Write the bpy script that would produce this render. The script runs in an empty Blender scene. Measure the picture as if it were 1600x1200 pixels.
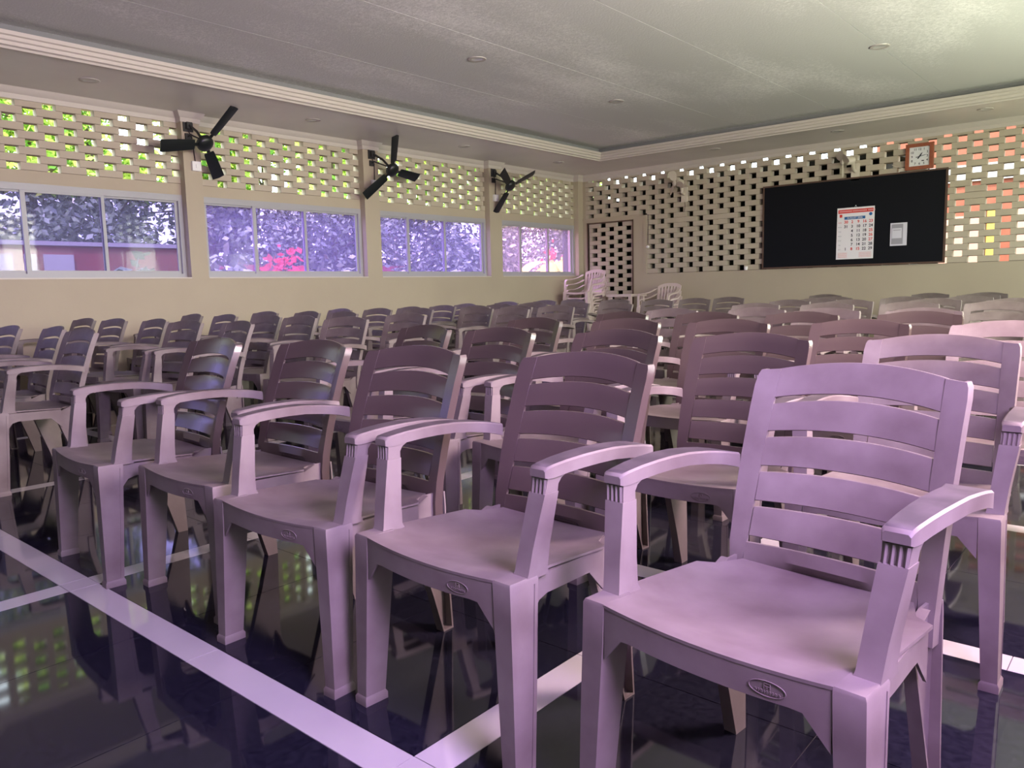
import bpy, bmesh, math, random
from mathutils import Vector, Matrix

random.seed(7)
S = bpy.context.scene
COL = S.collection

# ------------------------------------------------------------------ camera
CAM_R = ((0.7588480461, 0.6508514707, -0.0232810211),      # image right
         (0.0614409601, -0.1071321953, -0.9923445476),      # image down
         (-0.6483630552, 0.7516083127, -0.1212859963))      # into the picture
cd = bpy.data.cameras.new('camera')
cam = bpy.data.objects.new('camera', cd)
COL.objects.link(cam)
r_, d_, f_ = [Vector(v) for v in CAM_R]
m = Matrix((r_, -d_, -f_)).transposed().to_4x4()
m.translation = Vector((0, 0, 1.03))
cam.matrix_world = m
cd.sensor_width = 36.0
cd.lens = 1215.69 / 1600.0 * 36.0
cd.clip_start = 0.02
cd.clip_end = 300
S.camera = cam

# ------------------------------------------------------------------ world, sun, window daylight, exposure
world = bpy.data.worlds.new('sky')
S.world = world
world.use_nodes = True
bg = world.node_tree.nodes['Background']
bg.inputs[0].default_value = (0.80, 0.92, 1.0, 1)
bg.inputs[1].default_value = 7.0
sd = bpy.data.lights.new('sun', 'SUN')
sd.energy = 11.0
sd.angle = math.radians(1.0)
sd.color = (1.0, 0.95, 0.84)
sun = bpy.data.objects.new('sun', sd)
COL.objects.link(sun)
sun.rotation_euler = Vector((-0.35, 0.42, -0.92)).to_track_quat('-Z', 'Y').to_euler()


def area(name, loc, direction, sx, sy, power, color):
    a = bpy.data.lights.new(name, 'AREA')
    a.shape = 'RECTANGLE'
    a.size, a.size_y = sx, sy
    a.energy = power
    a.color = color
    o = bpy.data.objects.new(name, a)
    COL.objects.link(o)
    o.location = loc
    o.rotation_euler = Vector(direction).to_track_quat('-Z', 'Z').to_euler()
    return o


# daylight standing in the window openings of the right wall (x = +0.95), one per bay
BAYS_R = [(-2.89, -0.75), (-0.45, 1.70), (2.00, 4.17), (4.46, 6.60), (6.93, 9.00), (9.40, 11.42)]
DAY_R = [(4, 10, (0.70, 0.50, 1.0), -0.6), (270, 38, (0.64, 0.38, 1.0), -1.0), (250, 95, (1.0, 0.64, 0.80), -0.9),
         (290, 85, (1.0, 0.96, 0.78), 0.0), (140, 40, (0.93, 1.0, 0.80), 0.1), (40, 15, (1.0, 1.0, 0.85), 0.0)]
for (y0, y1), (pw, pj, colr, tilt) in zip(BAYS_R, DAY_R):
    area('window_daylight', (0.98, (y0 + y1) / 2, 1.72), (-1, 0, tilt), y1 - y0 - 0.1, 0.80, pw, colr)
    area('window_daylight', (0.98, (y0 + y1) / 2, 2.56), (-1, 0, 0.25), y1 - y0 - 0.1, 0.55, pj * 1.35, (0.95, 1.0, 0.80))

S.view_settings.view_transform = 'Standard'
S.view_settings.look = 'None'
S.view_settings.exposure = 0.3
S.view_settings.gamma = 1.0
S.view_settings.use_curve_mapping = False
S.cycles.use_denoising = True
S.cycles.max_bounces = 8
S.cycles.diffuse_bounces = 4
S.cycles.transparent_max_bounces = 12
S.cycles.sample_clamp_indirect = 6.0

# ------------------------------------------------------------------ materials


def mat(name, color, rough=0.5, spec=0.5, metal=0.0, noise=None, bump=None, coat=0.0):
    """noise = (scale, second colour, amount, detail);  bump = (scale, strength, distance)"""
    m = bpy.data.materials.new(name)
    m.use_nodes = True
    nt = m.node_tree
    p = nt.nodes['Principled BSDF']
    p.inputs['Base Color'].default_value = (*color, 1)
    p.inputs['Roughness'].default_value = rough
    p.inputs['Specular IOR Level'].default_value = spec
    p.inputs['Metallic'].default_value = metal
    p.inputs['Coat Weight'].default_value = coat
    p.inputs['Coat Roughness'].default_value = 0.15
    tc = nt.nodes.new('ShaderNodeTexCoord')
    if noise:
        n = nt.nodes.new('ShaderNodeTexNoise')
        n.inputs['Scale'].default_value = noise[0]
        n.inputs['Detail'].default_value = noise[3] if len(noise) > 3 else 4
        nt.links.new(tc.outputs['Object'], n.inputs['Vector'])
        r = nt.nodes.new('ShaderNodeValToRGB')
        r.color_ramp.elements[0].position = 0.35
        r.color_ramp.elements[1].position = 0.70
        r.color_ramp.elements[0].color = (0, 0, 0, 1)
        r.color_ramp.elements[1].color = (noise[2],) * 3 + (1,)
        nt.links.new(n.outputs['Fac'], r.inputs[0])
        mx = nt.nodes.new('ShaderNodeMixRGB')
        mx.inputs[1].default_value = (*color, 1)
        mx.inputs[2].default_value = (*noise[1], 1)
        nt.links.new(r.outputs[0], mx.inputs[0])
        nt.links.new(mx.outputs[0], p.inputs['Base Color'])
    if bump:
        n = nt.nodes.new('ShaderNodeTexNoise')
        n.inputs['Scale'].default_value = bump[0]
        n.inputs['Detail'].default_value = 3
        nt.links.new(tc.outputs['Object'], n.inputs['Vector'])
        b = nt.nodes.new('ShaderNodeBump')
        b.inputs['Strength'].default_value = bump[1]
        b.inputs['Distance'].default_value = bump[2]
        nt.links.new(n.outputs['Fac'], b.inputs['Height'])
        nt.links.new(b.outputs[0], p.inputs['Normal'])
    return m


def glass_mat(name, tint, refl=0.08, veil=None):
    m = bpy.data.materials.new(name)
    m.use_nodes = True
    nt = m.node_tree
    nt.nodes.clear()
    o = nt.nodes.new('ShaderNodeOutputMaterial')
    t = nt.nodes.new('ShaderNodeBsdfTransparent')
    t.inputs[0].default_value = (*tint, 1)
    g = nt.nodes.new('ShaderNodeBsdfGlossy')
    g.inputs['Roughness'].default_value = 0.03
    mx = nt.nodes.new('ShaderNodeMixShader')
    mx.inputs[0].default_value = refl
    if veil:
        tl = nt.nodes.new('ShaderNodeBsdfTranslucent')
        tl.inputs[0].default_value = (*veil, 1)
        m2 = nt.nodes.new('ShaderNodeMixShader')
        m2.inputs[0].default_value = 0.24
        nt.links.new(t.outputs[0], m2.inputs[1])
        nt.links.new(tl.outputs[0], m2.inputs[2])
        t = m2
    nt.links.new(t.outputs[0], mx.inputs[1])
    nt.links.new(g.outputs[0], mx.inputs[2])
    nt.links.new(mx.outputs[0], o.inputs[0])
    return m


def leaf_mat(name, color, trans):
    m = bpy.data.materials.new(name)
    m.use_nodes = True
    nt = m.node_tree
    nt.nodes.clear()
    o = nt.nodes.new('ShaderNodeOutputMaterial')
    d = nt.nodes.new('ShaderNodeBsdfDiffuse')
    d.inputs[0].default_value = (*color, 1)
    t = nt.nodes.new('ShaderNodeBsdfTranslucent')
    t.inputs[0].default_value = (*trans, 1)
    mx = nt.nodes.new('ShaderNodeMixShader')
    mx.inputs[0].default_value = 0.5
    nt.links.new(d.outputs[0], mx.inputs[1])
    nt.links.new(t.outputs[0], mx.inputs[2])
    nt.links.new(mx.outputs[0], o.inputs[0])
    return m


M = {}
M['plastic'] = mat('weathered_and_lit_mauve_plastic', (0.165, 0.138, 0.126), 0.55, 0.35, noise=(7, (0.095, 0.072, 0.066), 0.85, 10), bump=(420, 0.08, 0.001))  # weathered seats, arms and legs; also paints brighter light onto some backs
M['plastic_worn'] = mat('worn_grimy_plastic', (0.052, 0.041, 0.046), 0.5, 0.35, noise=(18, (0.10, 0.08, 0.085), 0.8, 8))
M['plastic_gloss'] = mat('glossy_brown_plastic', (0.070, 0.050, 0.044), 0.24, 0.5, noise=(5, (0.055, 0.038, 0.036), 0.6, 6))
M['cream_plastic'] = mat('pale_monobloc_plastic', (0.62, 0.52, 0.46), 0.40, 0.5)
M['paint'] = mat('beige_wall_paint', (0.44, 0.385, 0.275), 0.75, 0.3, noise=(1.3, (0.40, 0.345, 0.25), 0.7, 6), bump=(14, 0.12, 0.01))
M['brick'] = mat('painted_brick', (0.47, 0.42, 0.31), 0.8, 0.25, noise=(6, (0.46, 0.40, 0.31), 0.7, 4), bump=(30, 0.3, 0.004))
M['mortar'] = mat('dark_mortar_joint', (0.16, 0.13, 0.10), 0.9, 0.1)
M['soffit'] = mat('soffit_paint', (0.70, 0.67, 0.61), 0.38, 0.5, noise=(0.8, (0.48, 0.45, 0.41), 0.6, 4))
M['back_wood'] = mat('red_brown_panelling', (0.10, 0.04, 0.03), 0.5, 0.4, noise=(6, (0.06, 0.025, 0.02), 0.7))
M['cove'] = mat('grey_cove_paint', (0.22, 0.23, 0.22), 0.8, 0.2)
M['moulding'] = mat('plaster_moulding', (0.54, 0.50, 0.43), 0.45, 0.4)
M['frame'] = mat('window_frame_aluminium', (0.36, 0.36, 0.36), 0.4, 0.4)
M['skirting'] = mat('black_skirting', (0.03, 0.028, 0.03), 0.15, 0.5)
M['black'] = mat('black_enamel', (0.010, 0.013, 0.013), 0.38, 0.5)
M['dark_metal'] = mat('dark_bracket_metal', (0.03, 0.03, 0.03), 0.5, 0.4)
M['white'] = mat('white_plastic', (0.78, 0.77, 0.74), 0.4, 0.5)
M['fan_cream'] = mat('yellowed_fan_plastic', (0.60, 0.55, 0.44), 0.35, 0.5)
M['board'] = mat('blackboard_surface', (0.003, 0.004, 0.006), 0.6, 0.2)
M['board_frame'] = mat('dark_wood_trim', (0.10, 0.06, 0.04), 0.5, 0.4)
M['clock_wood'] = mat('red_brown_wood', (0.32, 0.10, 0.05), 0.35, 0.5, noise=(25, (0.22, 0.06, 0.03), 0.6))
M['clock_face'] = mat('clock_face_white', (0.72, 0.74, 0.72), 0.3, 0.5)
M['ink'] = mat('black_ink', (0.02, 0.02, 0.03), 0.6, 0.2)
M['red_ink'] = mat('red_ink', (0.65, 0.05, 0.04), 0.6, 0.2)
M['pink_ink'] = mat('pale_red_ink', (0.75, 0.38, 0.36), 0.6, 0.2)
M['blue_ink'] = mat('blue_ink', (0.03, 0.13, 0.33), 0.6, 0.2)
M['paper'] = mat('calendar_paper', (0.78, 0.76, 0.76), 0.6, 0.3)
M['grey_print'] = mat('grey_print', (0.33, 0.32, 0.35), 0.5, 0.3)
M['sleeve'] = mat('plastic_sleeve', (0.66, 0.65, 0.70), 0.25, 0.5)
M['glass_pale'] = glass_mat('faded_tinted_glass', (0.25, 0.19, 0.46), 0.008, (0.15, 0.13, 0.26))
M['glass_violet'] = glass_mat('violet_tinted_glass', (0.58, 0.38, 1.0), 0.008, (0.34, 0.23, 0.76))
M['glass_pink'] = glass_mat('pink_violet_tinted_glass', (0.95, 0.48, 1.0), 0.008, (0.70, 0.42, 0.95))
M['glass_clear'] = glass_mat('clear_glass', (0.93, 0.95, 0.93), 0.03)
M['lamp_glass'] = mat('downlight_glass', (0.55, 0.55, 0.52), 0.2, 0.6)
M['lamp_ring'] = mat('downlight_ring', (0.45, 0.42, 0.38), 0.4, 0.5)
M['leaf1'] = leaf_mat('leaf_yellow_green', (0.42, 0.50, 0.12), (0.80, 0.92, 0.26))
M['leaf2'] = leaf_mat('leaf_mid_green', (0.10, 0.22, 0.05), (0.25, 0.45, 0.06))
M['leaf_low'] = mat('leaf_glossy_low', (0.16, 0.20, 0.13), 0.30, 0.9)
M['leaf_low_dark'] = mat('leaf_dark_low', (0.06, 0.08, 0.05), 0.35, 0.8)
M['leaf3'] = leaf_mat('leaf_red', (0.50, 0.05, 0.07), (0.75, 0.08, 0.10))
M['trunk'] = mat('bark', (0.10, 0.08, 0.06), 0.9, 0.1, bump=(20, 0.5, 0.02))
M['red_wall'] = mat('red_garden_wall', (0.26, 0.045, 0.055), 0.8, 0.2, noise=(3, (0.18, 0.03, 0.04), 0.6))
M['pale_panel'] = mat('pale_panel', (0.36, 0.34, 0.33), 0.8, 0.2)
M['orange_wall'] = mat('rust_brick_wall', (0.24, 0.075, 0.045), 0.8, 0.2, noise=(5, (0.18, 0.055, 0.035), 0.7))
M['peach_wall'] = mat('peach_painted_wall', (0.42, 0.22, 0.17), 0.8, 0.2)
M['ochre'] = mat('ochre_post', (0.42, 0.26, 0.06), 0.7, 0.2)
M['shed'] = mat('dark_shed_wall', (0.035, 0.035, 0.03), 0.9, 0.1)
M['earth'] = mat('garden_earth', (0.20, 0.15, 0.09), 0.95, 0.1, noise=(2, (0.12, 0.18, 0.05), 0.8))
M['concrete'] = mat('concrete', (0.42, 0.40, 0.36), 0.85, 0.2)
M['tile_black'] = mat('black_granite_tile', (0.006, 0.006, 0.011), 0.05, 0.42, noise=(60, (0.02, 0.02, 0.03), 0.5))
M['tile_white'] = mat('white_marble_tile', (0.40, 0.38, 0.37), 0.07, 0.5, noise=(3, (0.34, 0.32, 0.31), 0.6))
M['grout'] = mat('grout', (0.05, 0.045, 0.05), 0.6, 0.3)
M['cable'] = mat('cable', (0.05, 0.04, 0.04), 0.6, 0.3)

# textured ceiling board: grey with a fine pale glitter
m = mat('ceiling_board', (0.44, 0.435, 0.42), 0.55, 0.4, bump=(60, 0.35, 0.006))
nt = m.node_tree
tc = nt.nodes.new('ShaderNodeTexCoord')
vo = nt.nodes.new('ShaderNodeTexNoise')
vo.inputs['Scale'].default_value = 38
vo.inputs['Detail'].default_value = 8
vo.inputs['Roughness'].default_value = 0.8
big = nt.nodes.new('ShaderNodeTexNoise')
big.inputs['Scale'].default_value = 1.1
mp = nt.nodes.new('ShaderNodeMapping')
mp.inputs['Scale'].default_value = (1, 0.35, 1)
mul = nt.nodes.new('ShaderNodeMath')
mul.operation = 'MULTIPLY'
rp = nt.nodes.new('ShaderNodeValToRGB')
rp.color_ramp.elements[0].position = 0.26
rp.color_ramp.elements[1].position = 0.42
rp.color_ramp.elements[0].color = (0.62, 0.63, 0.60, 1)
rp.color_ramp.elements[1].color = (0.95, 0.95, 0.92, 1)
nt.links.new(tc.outputs['Object'], vo.inputs['Vector'])
nt.links.new(tc.outputs['Object'], mp.inputs['Vector'])
nt.links.new(mp.outputs[0], big.inputs['Vector'])
nt.links.new(vo.outputs['Fac'], mul.inputs[0])
nt.links.new(big.outputs['Fac'], mul.inputs[1])
nt.links.new(mul.outputs[0], rp.inputs[0])
nt.links.new(rp.outputs[0], nt.nodes['Principled BSDF'].inputs['Base Color'])
M['ceiling'] = m

# ------------------------------------------------------------------ helpers


def obj(name, bm, material, parent=None, smooth=None):
    me = bpy.data.meshes.new(name)
    bmesh.ops.recalc_face_normals(bm, faces=bm.faces)
    if smooth is not None:
        for f in bm.faces:
            f.smooth = True
        for e in bm.edges:
            if len(e.link_faces) == 2 and e.calc_face_angle(0) > math.radians(smooth):
                e.smooth = False
    bm.to_mesh(me)
    bm.free()
    for mm in (material if isinstance(material, (list, tuple)) else [material]):
        me.materials.append(mm)
    o = bpy.data.objects.new(name, me)
    COL.objects.link(o)
    if parent:
        o.parent = parent
    return o


def struct(name, bm, material, parent=None, smooth=None):
    o = obj(name, bm, material, parent, smooth)
    if parent is None:
        o['kind'] = 'structure'
    return o


def thing(name, label, cat, loc=(0, 0, 0), rotz=0.0, group=None):
    o = bpy.data.objects.new(name, None)
    COL.objects.link(o)
    o.location = loc
    o.rotation_euler = (0, 0, rotz)
    o.empty_display_size = 0.1
    tag(o, label, cat, group)
    return o


def tag(o, label, cat, group=None, kind=None):
    o['label'] = label
    o['category'] = cat
    if group:
        o['group'] = group
    if kind:
        o['kind'] = kind
    return o


def dup(root, loc, rotz, label, group=None):
    r = root.copy()
    COL.objects.link(r)
    r.location = loc
    r.rotation_euler = (0, 0, rotz)
    r['label'] = label
    if group:
        r['group'] = group
    for ch in list(root.children):
        c = ch.copy()
        COL.objects.link(c)
        c.parent = r
        for g in list(ch.children):
            d = g.copy()
            COL.objects.link(d)
            d.parent = c
    return r


def box(bm, x0, x1, y0, y1, z0, z1, mi=0):
    v = [bm.verts.new(p) for p in ((x0, y0, z0), (x1, y0, z0), (x1, y1, z0), (x0, y1, z0), (x0, y0, z1), (x1, y0, z1), (x1, y1, z1), (x0, y1, z1))]
    for q in ((0, 3, 2, 1), (4, 5, 6, 7), (0, 1, 5, 4), (1, 2, 6, 5), (2, 3, 7, 6), (3, 0, 4, 7)):
        f = bm.faces.new([v[i] for i in q])
        f.material_index = mi


def loft(bm, rings, cap=True, closed=True, mi=0):
    R = [[bm.verts.new(p) for p in r] for r in rings]
    n = len(R[0])
    for a, b in zip(R, R[1:]):
        for i in range(n if closed else n - 1):
            f = bm.faces.new((a[i], a[(i + 1) % n], b[(i + 1) % n], b[i]))
            f.material_index = mi
    if cap and closed:
        for r in (R[0], R[-1]):
            f = bm.faces.new(r)
            f.material_index = mi


def tube(bm, pts, r, seg=8, cap=True, mi=0):
    pts = [Vector(p) for p in pts]
    rr = r if isinstance(r, (list, tuple)) else [r] * len(pts)
    rings = []
    u = None
    for i, p in enumerate(pts):
        t = (pts[min(i + 1, len(pts) - 1)] - pts[max(i - 1, 0)]).normalized()
        if u is None:
            u = t.cross(Vector((0, 0, 1)))
            if u.length < 0.1:
                u = t.cross(Vector((1, 0, 0)))
        u = (u - u.dot(t) * t).normalized()
        w = t.cross(u)
        rings.append([p + rr[i] * (math.cos(a) * u + math.sin(a) * w) for a in [2 * math.pi * k / seg for k in range(seg)]])
    loft(bm, rings, cap, True, mi)


def lathe(bm, prof, seg=24, axis='z', mi=0):
    """prof = [(r, h)]"""
    rings = []
    for r, h in prof:
        r = max(r, 1e-4)
        rings.append([(r * math.cos(2 * math.pi * k / seg), r * math.sin(2 * math.pi * k / seg), h) for k in range(seg)])
    loft(bm, rings, True, True, mi)


def bevel(bm, w, seg=2, ang=30):
    es = [e for e in bm.edges if len(e.link_faces) == 2 and e.calc_face_angle(0) > math.radians(ang)]
    if es:
        bmesh.ops.bevel(bm, geom=es, offset=w, segments=seg, profile=0.5, affect='EDGES', clamp_overlap=True)


def lerp(a, b, t):
    return a + (b - a) * t


def sm(t):
    t = max(0.0, min(1.0, t))
    return t * t * (3 - 2 * t)


def interp(xs, ys, x):
    if x <= xs[0]:
        return ys[0]
    for i in range(len(xs) - 1):
        if x <= xs[i + 1]:
            return lerp(ys[i], ys[i + 1], (x - xs[i]) / (xs[i + 1] - xs[i]))
    return ys[-1]


def text_bm(s, size, align='CENTER', bm=None, mtx=None, mi=0, extrude=0.0004, font_bold=0.0):
    cu = bpy.data.curves.new('txt', 'FONT')
    cu.body = s
    cu.size = size
    cu.align_x = align
    cu.align_y = 'CENTER'
    cu.extrude = extrude
    cu.offset = font_bold
    cu.resolution_u = 3
    o = bpy.data.objects.new('txt', cu)
    COL.objects.link(o)
    dg = bpy.context.evaluated_depsgraph_get()
    me = bpy.data.meshes.new_from_object(o.evaluated_get(dg))
    bpy.data.objects.remove(o)
    bpy.data.curves.remove(cu)
    if bm is None:
        bm = bmesh.new()
    t = bmesh.new()
    t.from_mesh(me)
    if mtx is not None:
        t.transform(mtx)
    for f in t.faces:
        f.material_index = mi
    tmp = bpy.data.meshes.new('t')
    t.to_mesh(tmp)
    t.free()
    bm.from_mesh(tmp)
    bpy.data.meshes.remove(tmp)
    bpy.data.meshes.remove(me)
    return bm


# ------------------------------------------------------------------ room shell
XL, XR, YF, YB = -8.24, 0.82, 11.60, -5.0
ZC = 2.99        # soffit
SILL = 1.235
REC = 0.10       # window bays are set back this far
TW = 0.24        # wall thickness

# floor: 60 cm black tiles in a grid of 10 cm white strips
bm = bmesh.new()
box(bm, XL - 0.1, XR + 0.1, YB - 0.1, YF + 0.1, -0.10, -0.0025, 2)
GAP = 0.0012


def tile(x0, x1, y0, y1, mi):
    x0, x1 = max(x0, XL), min(x1, XR)
    y0, y1 = max(y0, YB), min(y1, YF)
    if x1 - x0 < 0.01 or y1 - y0 < 0.01:
        return
    box(bm, x0 + GAP, x1 - GAP, y0 + GAP, y1 - GAP, -0.0025, 0.0, mi)


sx = [-1.1915 - 1.795 * k for k in range(-2, 5)]
sy = [1.024 + 1.34 * k for k in range(-4, 9)]
for i in range(len(sx)):
    X1 = sx[i]
    tile_x = (X1 - 1.795 + 0.05, X1 - 0.05)
    for j in range(len(sy)):
        Y0 = sy[j]
        ty = (Y0 + 0.05, Y0 + 1.34 - 0.05)
        w = (tile_x[1] - tile_x[0]) / 3
        h = (ty[1] - ty[0]) / 2
        for a in range(3):
            for b in range(2):
                tile(tile_x[0] + a * w, tile_x[0] + (a + 1) * w, ty[0] + b * h, ty[0] + (b + 1) * h, 0)
        tile(X1 - 0.05, X1 + 0.05, Y0 - 0.05, Y0 + 0.05, 1)
        tile(X1 - 0.05, X1 + 0.05, ty[0], ty[0] + h, 1)
        tile(X1 - 0.05, X1 + 0.05, ty[0] + h, ty[1], 1)
        tile(tile_x[0], (tile_x[0] + tile_x[1]) / 2, Y0 - 0.05, Y0 + 0.05, 1)
        tile((tile_x[0] + tile_x[1]) / 2, tile_x[1], Y0 - 0.05, Y0 + 0.05, 1)
struct('floor', bm, [M['tile_black'], M['tile_white'], M['grout']])


def jali(bm, along0, along1, z0, z1, course, to, depth, phase=0, blocked=(), bl=0.232, pitch=0.35, plug=0.0):
    """open brick screen; to(a0,a1,d0,d1,z0,z1,mi) adds one brick"""
    n = int(round((z1 - z0) / course))
    ch = (z1 - z0) / n
    for i in range(n):
        off = ((i + phase) % 2) * pitch / 2
        a = along0 - pitch + off
        za, zb = z0 + i * ch, z0 + (i + 1) * ch
        while a < along1:
            b0, b1 = max(a, along0), min(a + bl, along1)
            if b1 - b0 > 0.015:
                j = random.uniform(-0.003, 0.003)
                to(b0, b1, j, depth, za + 0.0045, zb, 1)
                to(b0 + 0.003, b1 - 0.003, 0.010, depth - 0.012, za - 0.001, za + 0.0045, 2)
            g0, g1 = max(a + bl, along0), min(a + pitch, along1)
            if g1 > g0 and any(p(g0, g1, za) for p in blocked):
                to(g0, g1, 0.002, depth, za + 0.0045, zb, 1)
            a += pitch


BAYS_L = [(-2.89, -0.75), (-0.45, 1.70), (2.00, 4.24), (4.44, 6.68), (6.93, 9.12), (9.40, 11.46)]


def side_wall(name, xi, sgn, bays):
    """xi inner face, sgn = outward direction"""
    bm = bmesh.new()

    def xb(d0, d1, y0, y1, z0, z1, mi=0):
        a, b = xi + sgn * d0, xi + sgn * d1
        box(bm, min(a, b), max(a, b), y0, y1, z0, z1, mi)
    y0 = YB - 0.2
    xb(0, TW, y0, YF + 0.2, -0.1, SILL)
    prev = y0
    for (a, b) in bays:
        xb(0, TW, prev, a, SILL, 3.30)
        prev = b
        xb(REC, TW, a, b, 2.125, 2.245)                       # lintel
        xb(REC, TW, a, b, 2.90, 3.30)
        jali(bm, a, b, 2.245, 2.90, 0.0728, lambda s0, s1, d0, d1, z0, z1, mi: xb(REC + d0, REC + (0.085 if mi < 2 else 0.07), s0, s1, z0, z1, mi), 0.11, phase=0)
    xb(0, TW, prev, YF + 0.2, SILL, 3.30)
    return struct(name, bm, [M['paint'], M['brick'], M['mortar']])


side_wall('wall_left', XL, -1, BAYS_L)
side_wall('wall_right', XR, 1, BAYS_R)

# far wall with the blackboard
bm = bmesh.new()
DX0, DX1 = -8.13, -7.21            # door-like screened opening
DZ = 2.135
JX0 = -6.95


def fb(x0, x1, d0, d1, z0, z1, mi=0):
    box(bm, x0, x1, YF + d0, YF + d1, z0, z1, mi)


fb(JX0, XR + TW, 0, TW, -0.1, SILL - 0.002)
fb(XL - TW, DX0, 0, TW, -0.1, DZ + 0.09)
fb(DX1, JX0, 0, TW, -0.1, DZ + 0.09)
fb(DX0, DX1, 0, TW, DZ, DZ + 0.09)
fb(XL - TW, XR + TW, 0, TW, 2.935, 3.3)
fb(XL - TW, XL + 0.06, 0, TW, DZ + 0.09, 2.935)
solid_row = lambda g0, g1, za: 2.03 < za < 2.10 and g0 > JX0 and int(g0 * 2.86) % 2 == 0
pilaster = lambda g0, g1, za: False
jali(bm, XL + 0.06, JX0, DZ + 0.09, 2.935, 0.079, lambda s0, s1, d0, d1, z0, z1, mi: fb(s0, s1, d0, 0.112 if mi < 2 else 0.098, z0, z1, mi), 0.11, phase=1)
jali(bm, JX0, XR + 0.02, SILL, 2.935, 0.0805, lambda s0, s1, d0, d1, z0, z1, mi: fb(s0, s1, d0, 0.112 if mi < 2 else 0.098, z0, z1, mi), 0.11, phase=0, blocked=(solid_row,))
jali(bm, DX0, DX1, 0.0, DZ, 0.0740, lambda s0, s1, d0, d1, z0, z1, mi: fb(s0, s1, 0.03 + d0, 0.075 if mi < 2 else 0.07, z0, z1, mi), 0.11, phase=0)
struct('wall_far', bm, [M['paint'], M['brick'], M['mortar']])

bm = bmesh.new()
box(bm, XL - TW, XR + TW, YB - TW, YB, -0.1, 3.3)
struct('wall_back', bm, [M['back_wood']])

# skirting
for nm, b in (('baseboard_left', (XL, XL + 0.012, YB, YF)), ('baseboard_right', (XR - 0.012, XR, YB, YF)), ('baseboard_far', (JX0 - 0.26, XR, YF - 0.012, YF))):
    bm = bmesh.new()
    box(bm, b[0], b[1], b[2], b[3], 0.0, 0.11)
    struct(nm, bm, M['skirting'])

# ceiling: soffit border, raised tray
TX0, TX1, TY0, TY1 = -7.0, -0.42, -2.0, 10.35
ZT = 3.17
bm = bmesh.new()
box(bm, XL - TW, TX0 - 0.10, YB - TW, YF + TW, ZC, ZC + 0.05, 0)
box(bm, TX1 + 0.10, XR + TW, YB - TW, YF + TW, ZC, ZC + 0.05, 0)
box(bm, TX0 - 0.10, TX1 + 0.10, TY1 + 0.10, YF + TW, ZC, ZC + 0.05, 0)
box(bm, TX0 - 0.10, TX1 + 0.10, YB - TW, TY0 - 0.10, ZC, ZC + 0.05, 0)
# tray boards with hairline joints
xs = [-7.6 + 0 * k for k in range(1)]
joints = [-8.3, -5.96, -4.74, -3.50, -2.27, -1.04, 0.9]
for a, b in zip(joints, joints[1:]):
    box(bm, a + 0.0025, b - 0.0025, YB - TW, YF + TW, ZT, ZT + 0.05, 1)
box(bm, XL - TW, XR + TW, YB - TW, YF + TW, ZT + 0.05, ZT + 0.2, 0)
for (a, b, c_, d) in ((TX0 - 0.12, TX0 - 0.10, TY0 - 0.1, TY1 + 0.12), (TX1 + 0.10, TX1 + 0.12, TY0 - 0.1, TY1 + 0.12), (TX0 - 0.12, TX1 + 0.12, TY1 + 0.10, TY1 + 0.12), (TX0 - 0.12, TX1 + 0.12, TY0 - 0.12, TY0 - 0.10)):
    box(bm, a, b, c_, d, ZC + 0.05, ZT, 2)
struct('ceiling', bm, [M['soffit'], M['ceiling'], M['cove']])


def moulding(name, path, prof, material, closed=False):
    """prof = [(inward offset, z)] swept round a rectangular path in the xy plane"""
    bm = bmesh.new()
    n = len(path)
    rings = []
    for i in range(n):
        p = Vector(path[i])
        a = Vector(path[(i - 1) % n])
        b = Vector(path[(i + 1) % n])
        if not closed and i == 0:
            d = (b - p).normalized()
            nrm = Vector((-d.y, d.x))
        elif not closed and i == n - 1:
            d = (p - a).normalized()
            nrm = Vector((-d.y, d.x))
        else:
            d1, d2 = (p - a).normalized(), (b - p).normalized()
            n1, n2 = Vector((-d1.y, d1.x)), Vector((-d2.y, d2.x))
            nrm = (n1 + n2) / max(0.2, (1 + n1.dot(n2)))
        rings.append([(p.x + nrm.x * o, p.y + nrm.y * o, z) for o, z in prof])
    if closed:
        rings.append(rings[0])
    loft(bm, rings, not closed, True)
    bmesh.ops.remove_doubles(bm, verts=bm.verts, dist=1e-5)
    return struct(name, bm, material, smooth=25)


# stepped moulding round the tray (path runs clockwise so the offset points outwards, over the soffit)
prof = [(-0.005, ZC + 0.110), (-0.005, ZC + 0.080), (0.012, ZC + 0.072), (0.012, ZC + 0.045), (0.028, ZC + 0.036), (0.028, ZC + 0.010), (0.050, ZC + 0.002), (0.058, ZC - 0.014), (0.10, ZC - 0.010), (0.102, ZC + 0.03), (0.085, ZC + 0.110)]
moulding('trim_1', [(TX0, TY0), (TX0, TY1), (TX1, TY1), (TX1, TY0)], prof, M['moulding'], closed=True)
# wall cornice stepping round the pillars
cp = [(XL, YB)]
for a, b in BAYS_L:
    if b < -0.6:
        continue
    cp += [(XL, a), (XL - REC, a), (XL - REC, b), (XL, b)]
cp += [(XL, YF), (XR, YF), (XR, YB)]
prof2 = [(0.0, 2.885), (-0.012, 2.885), (-0.014, 2.93), (-0.03, 2.945), (-0.045, 2.975), (-0.055, ZC), (0.0, ZC)]
moulding('trim_2', cp, prof2, M['moulding'])
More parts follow.
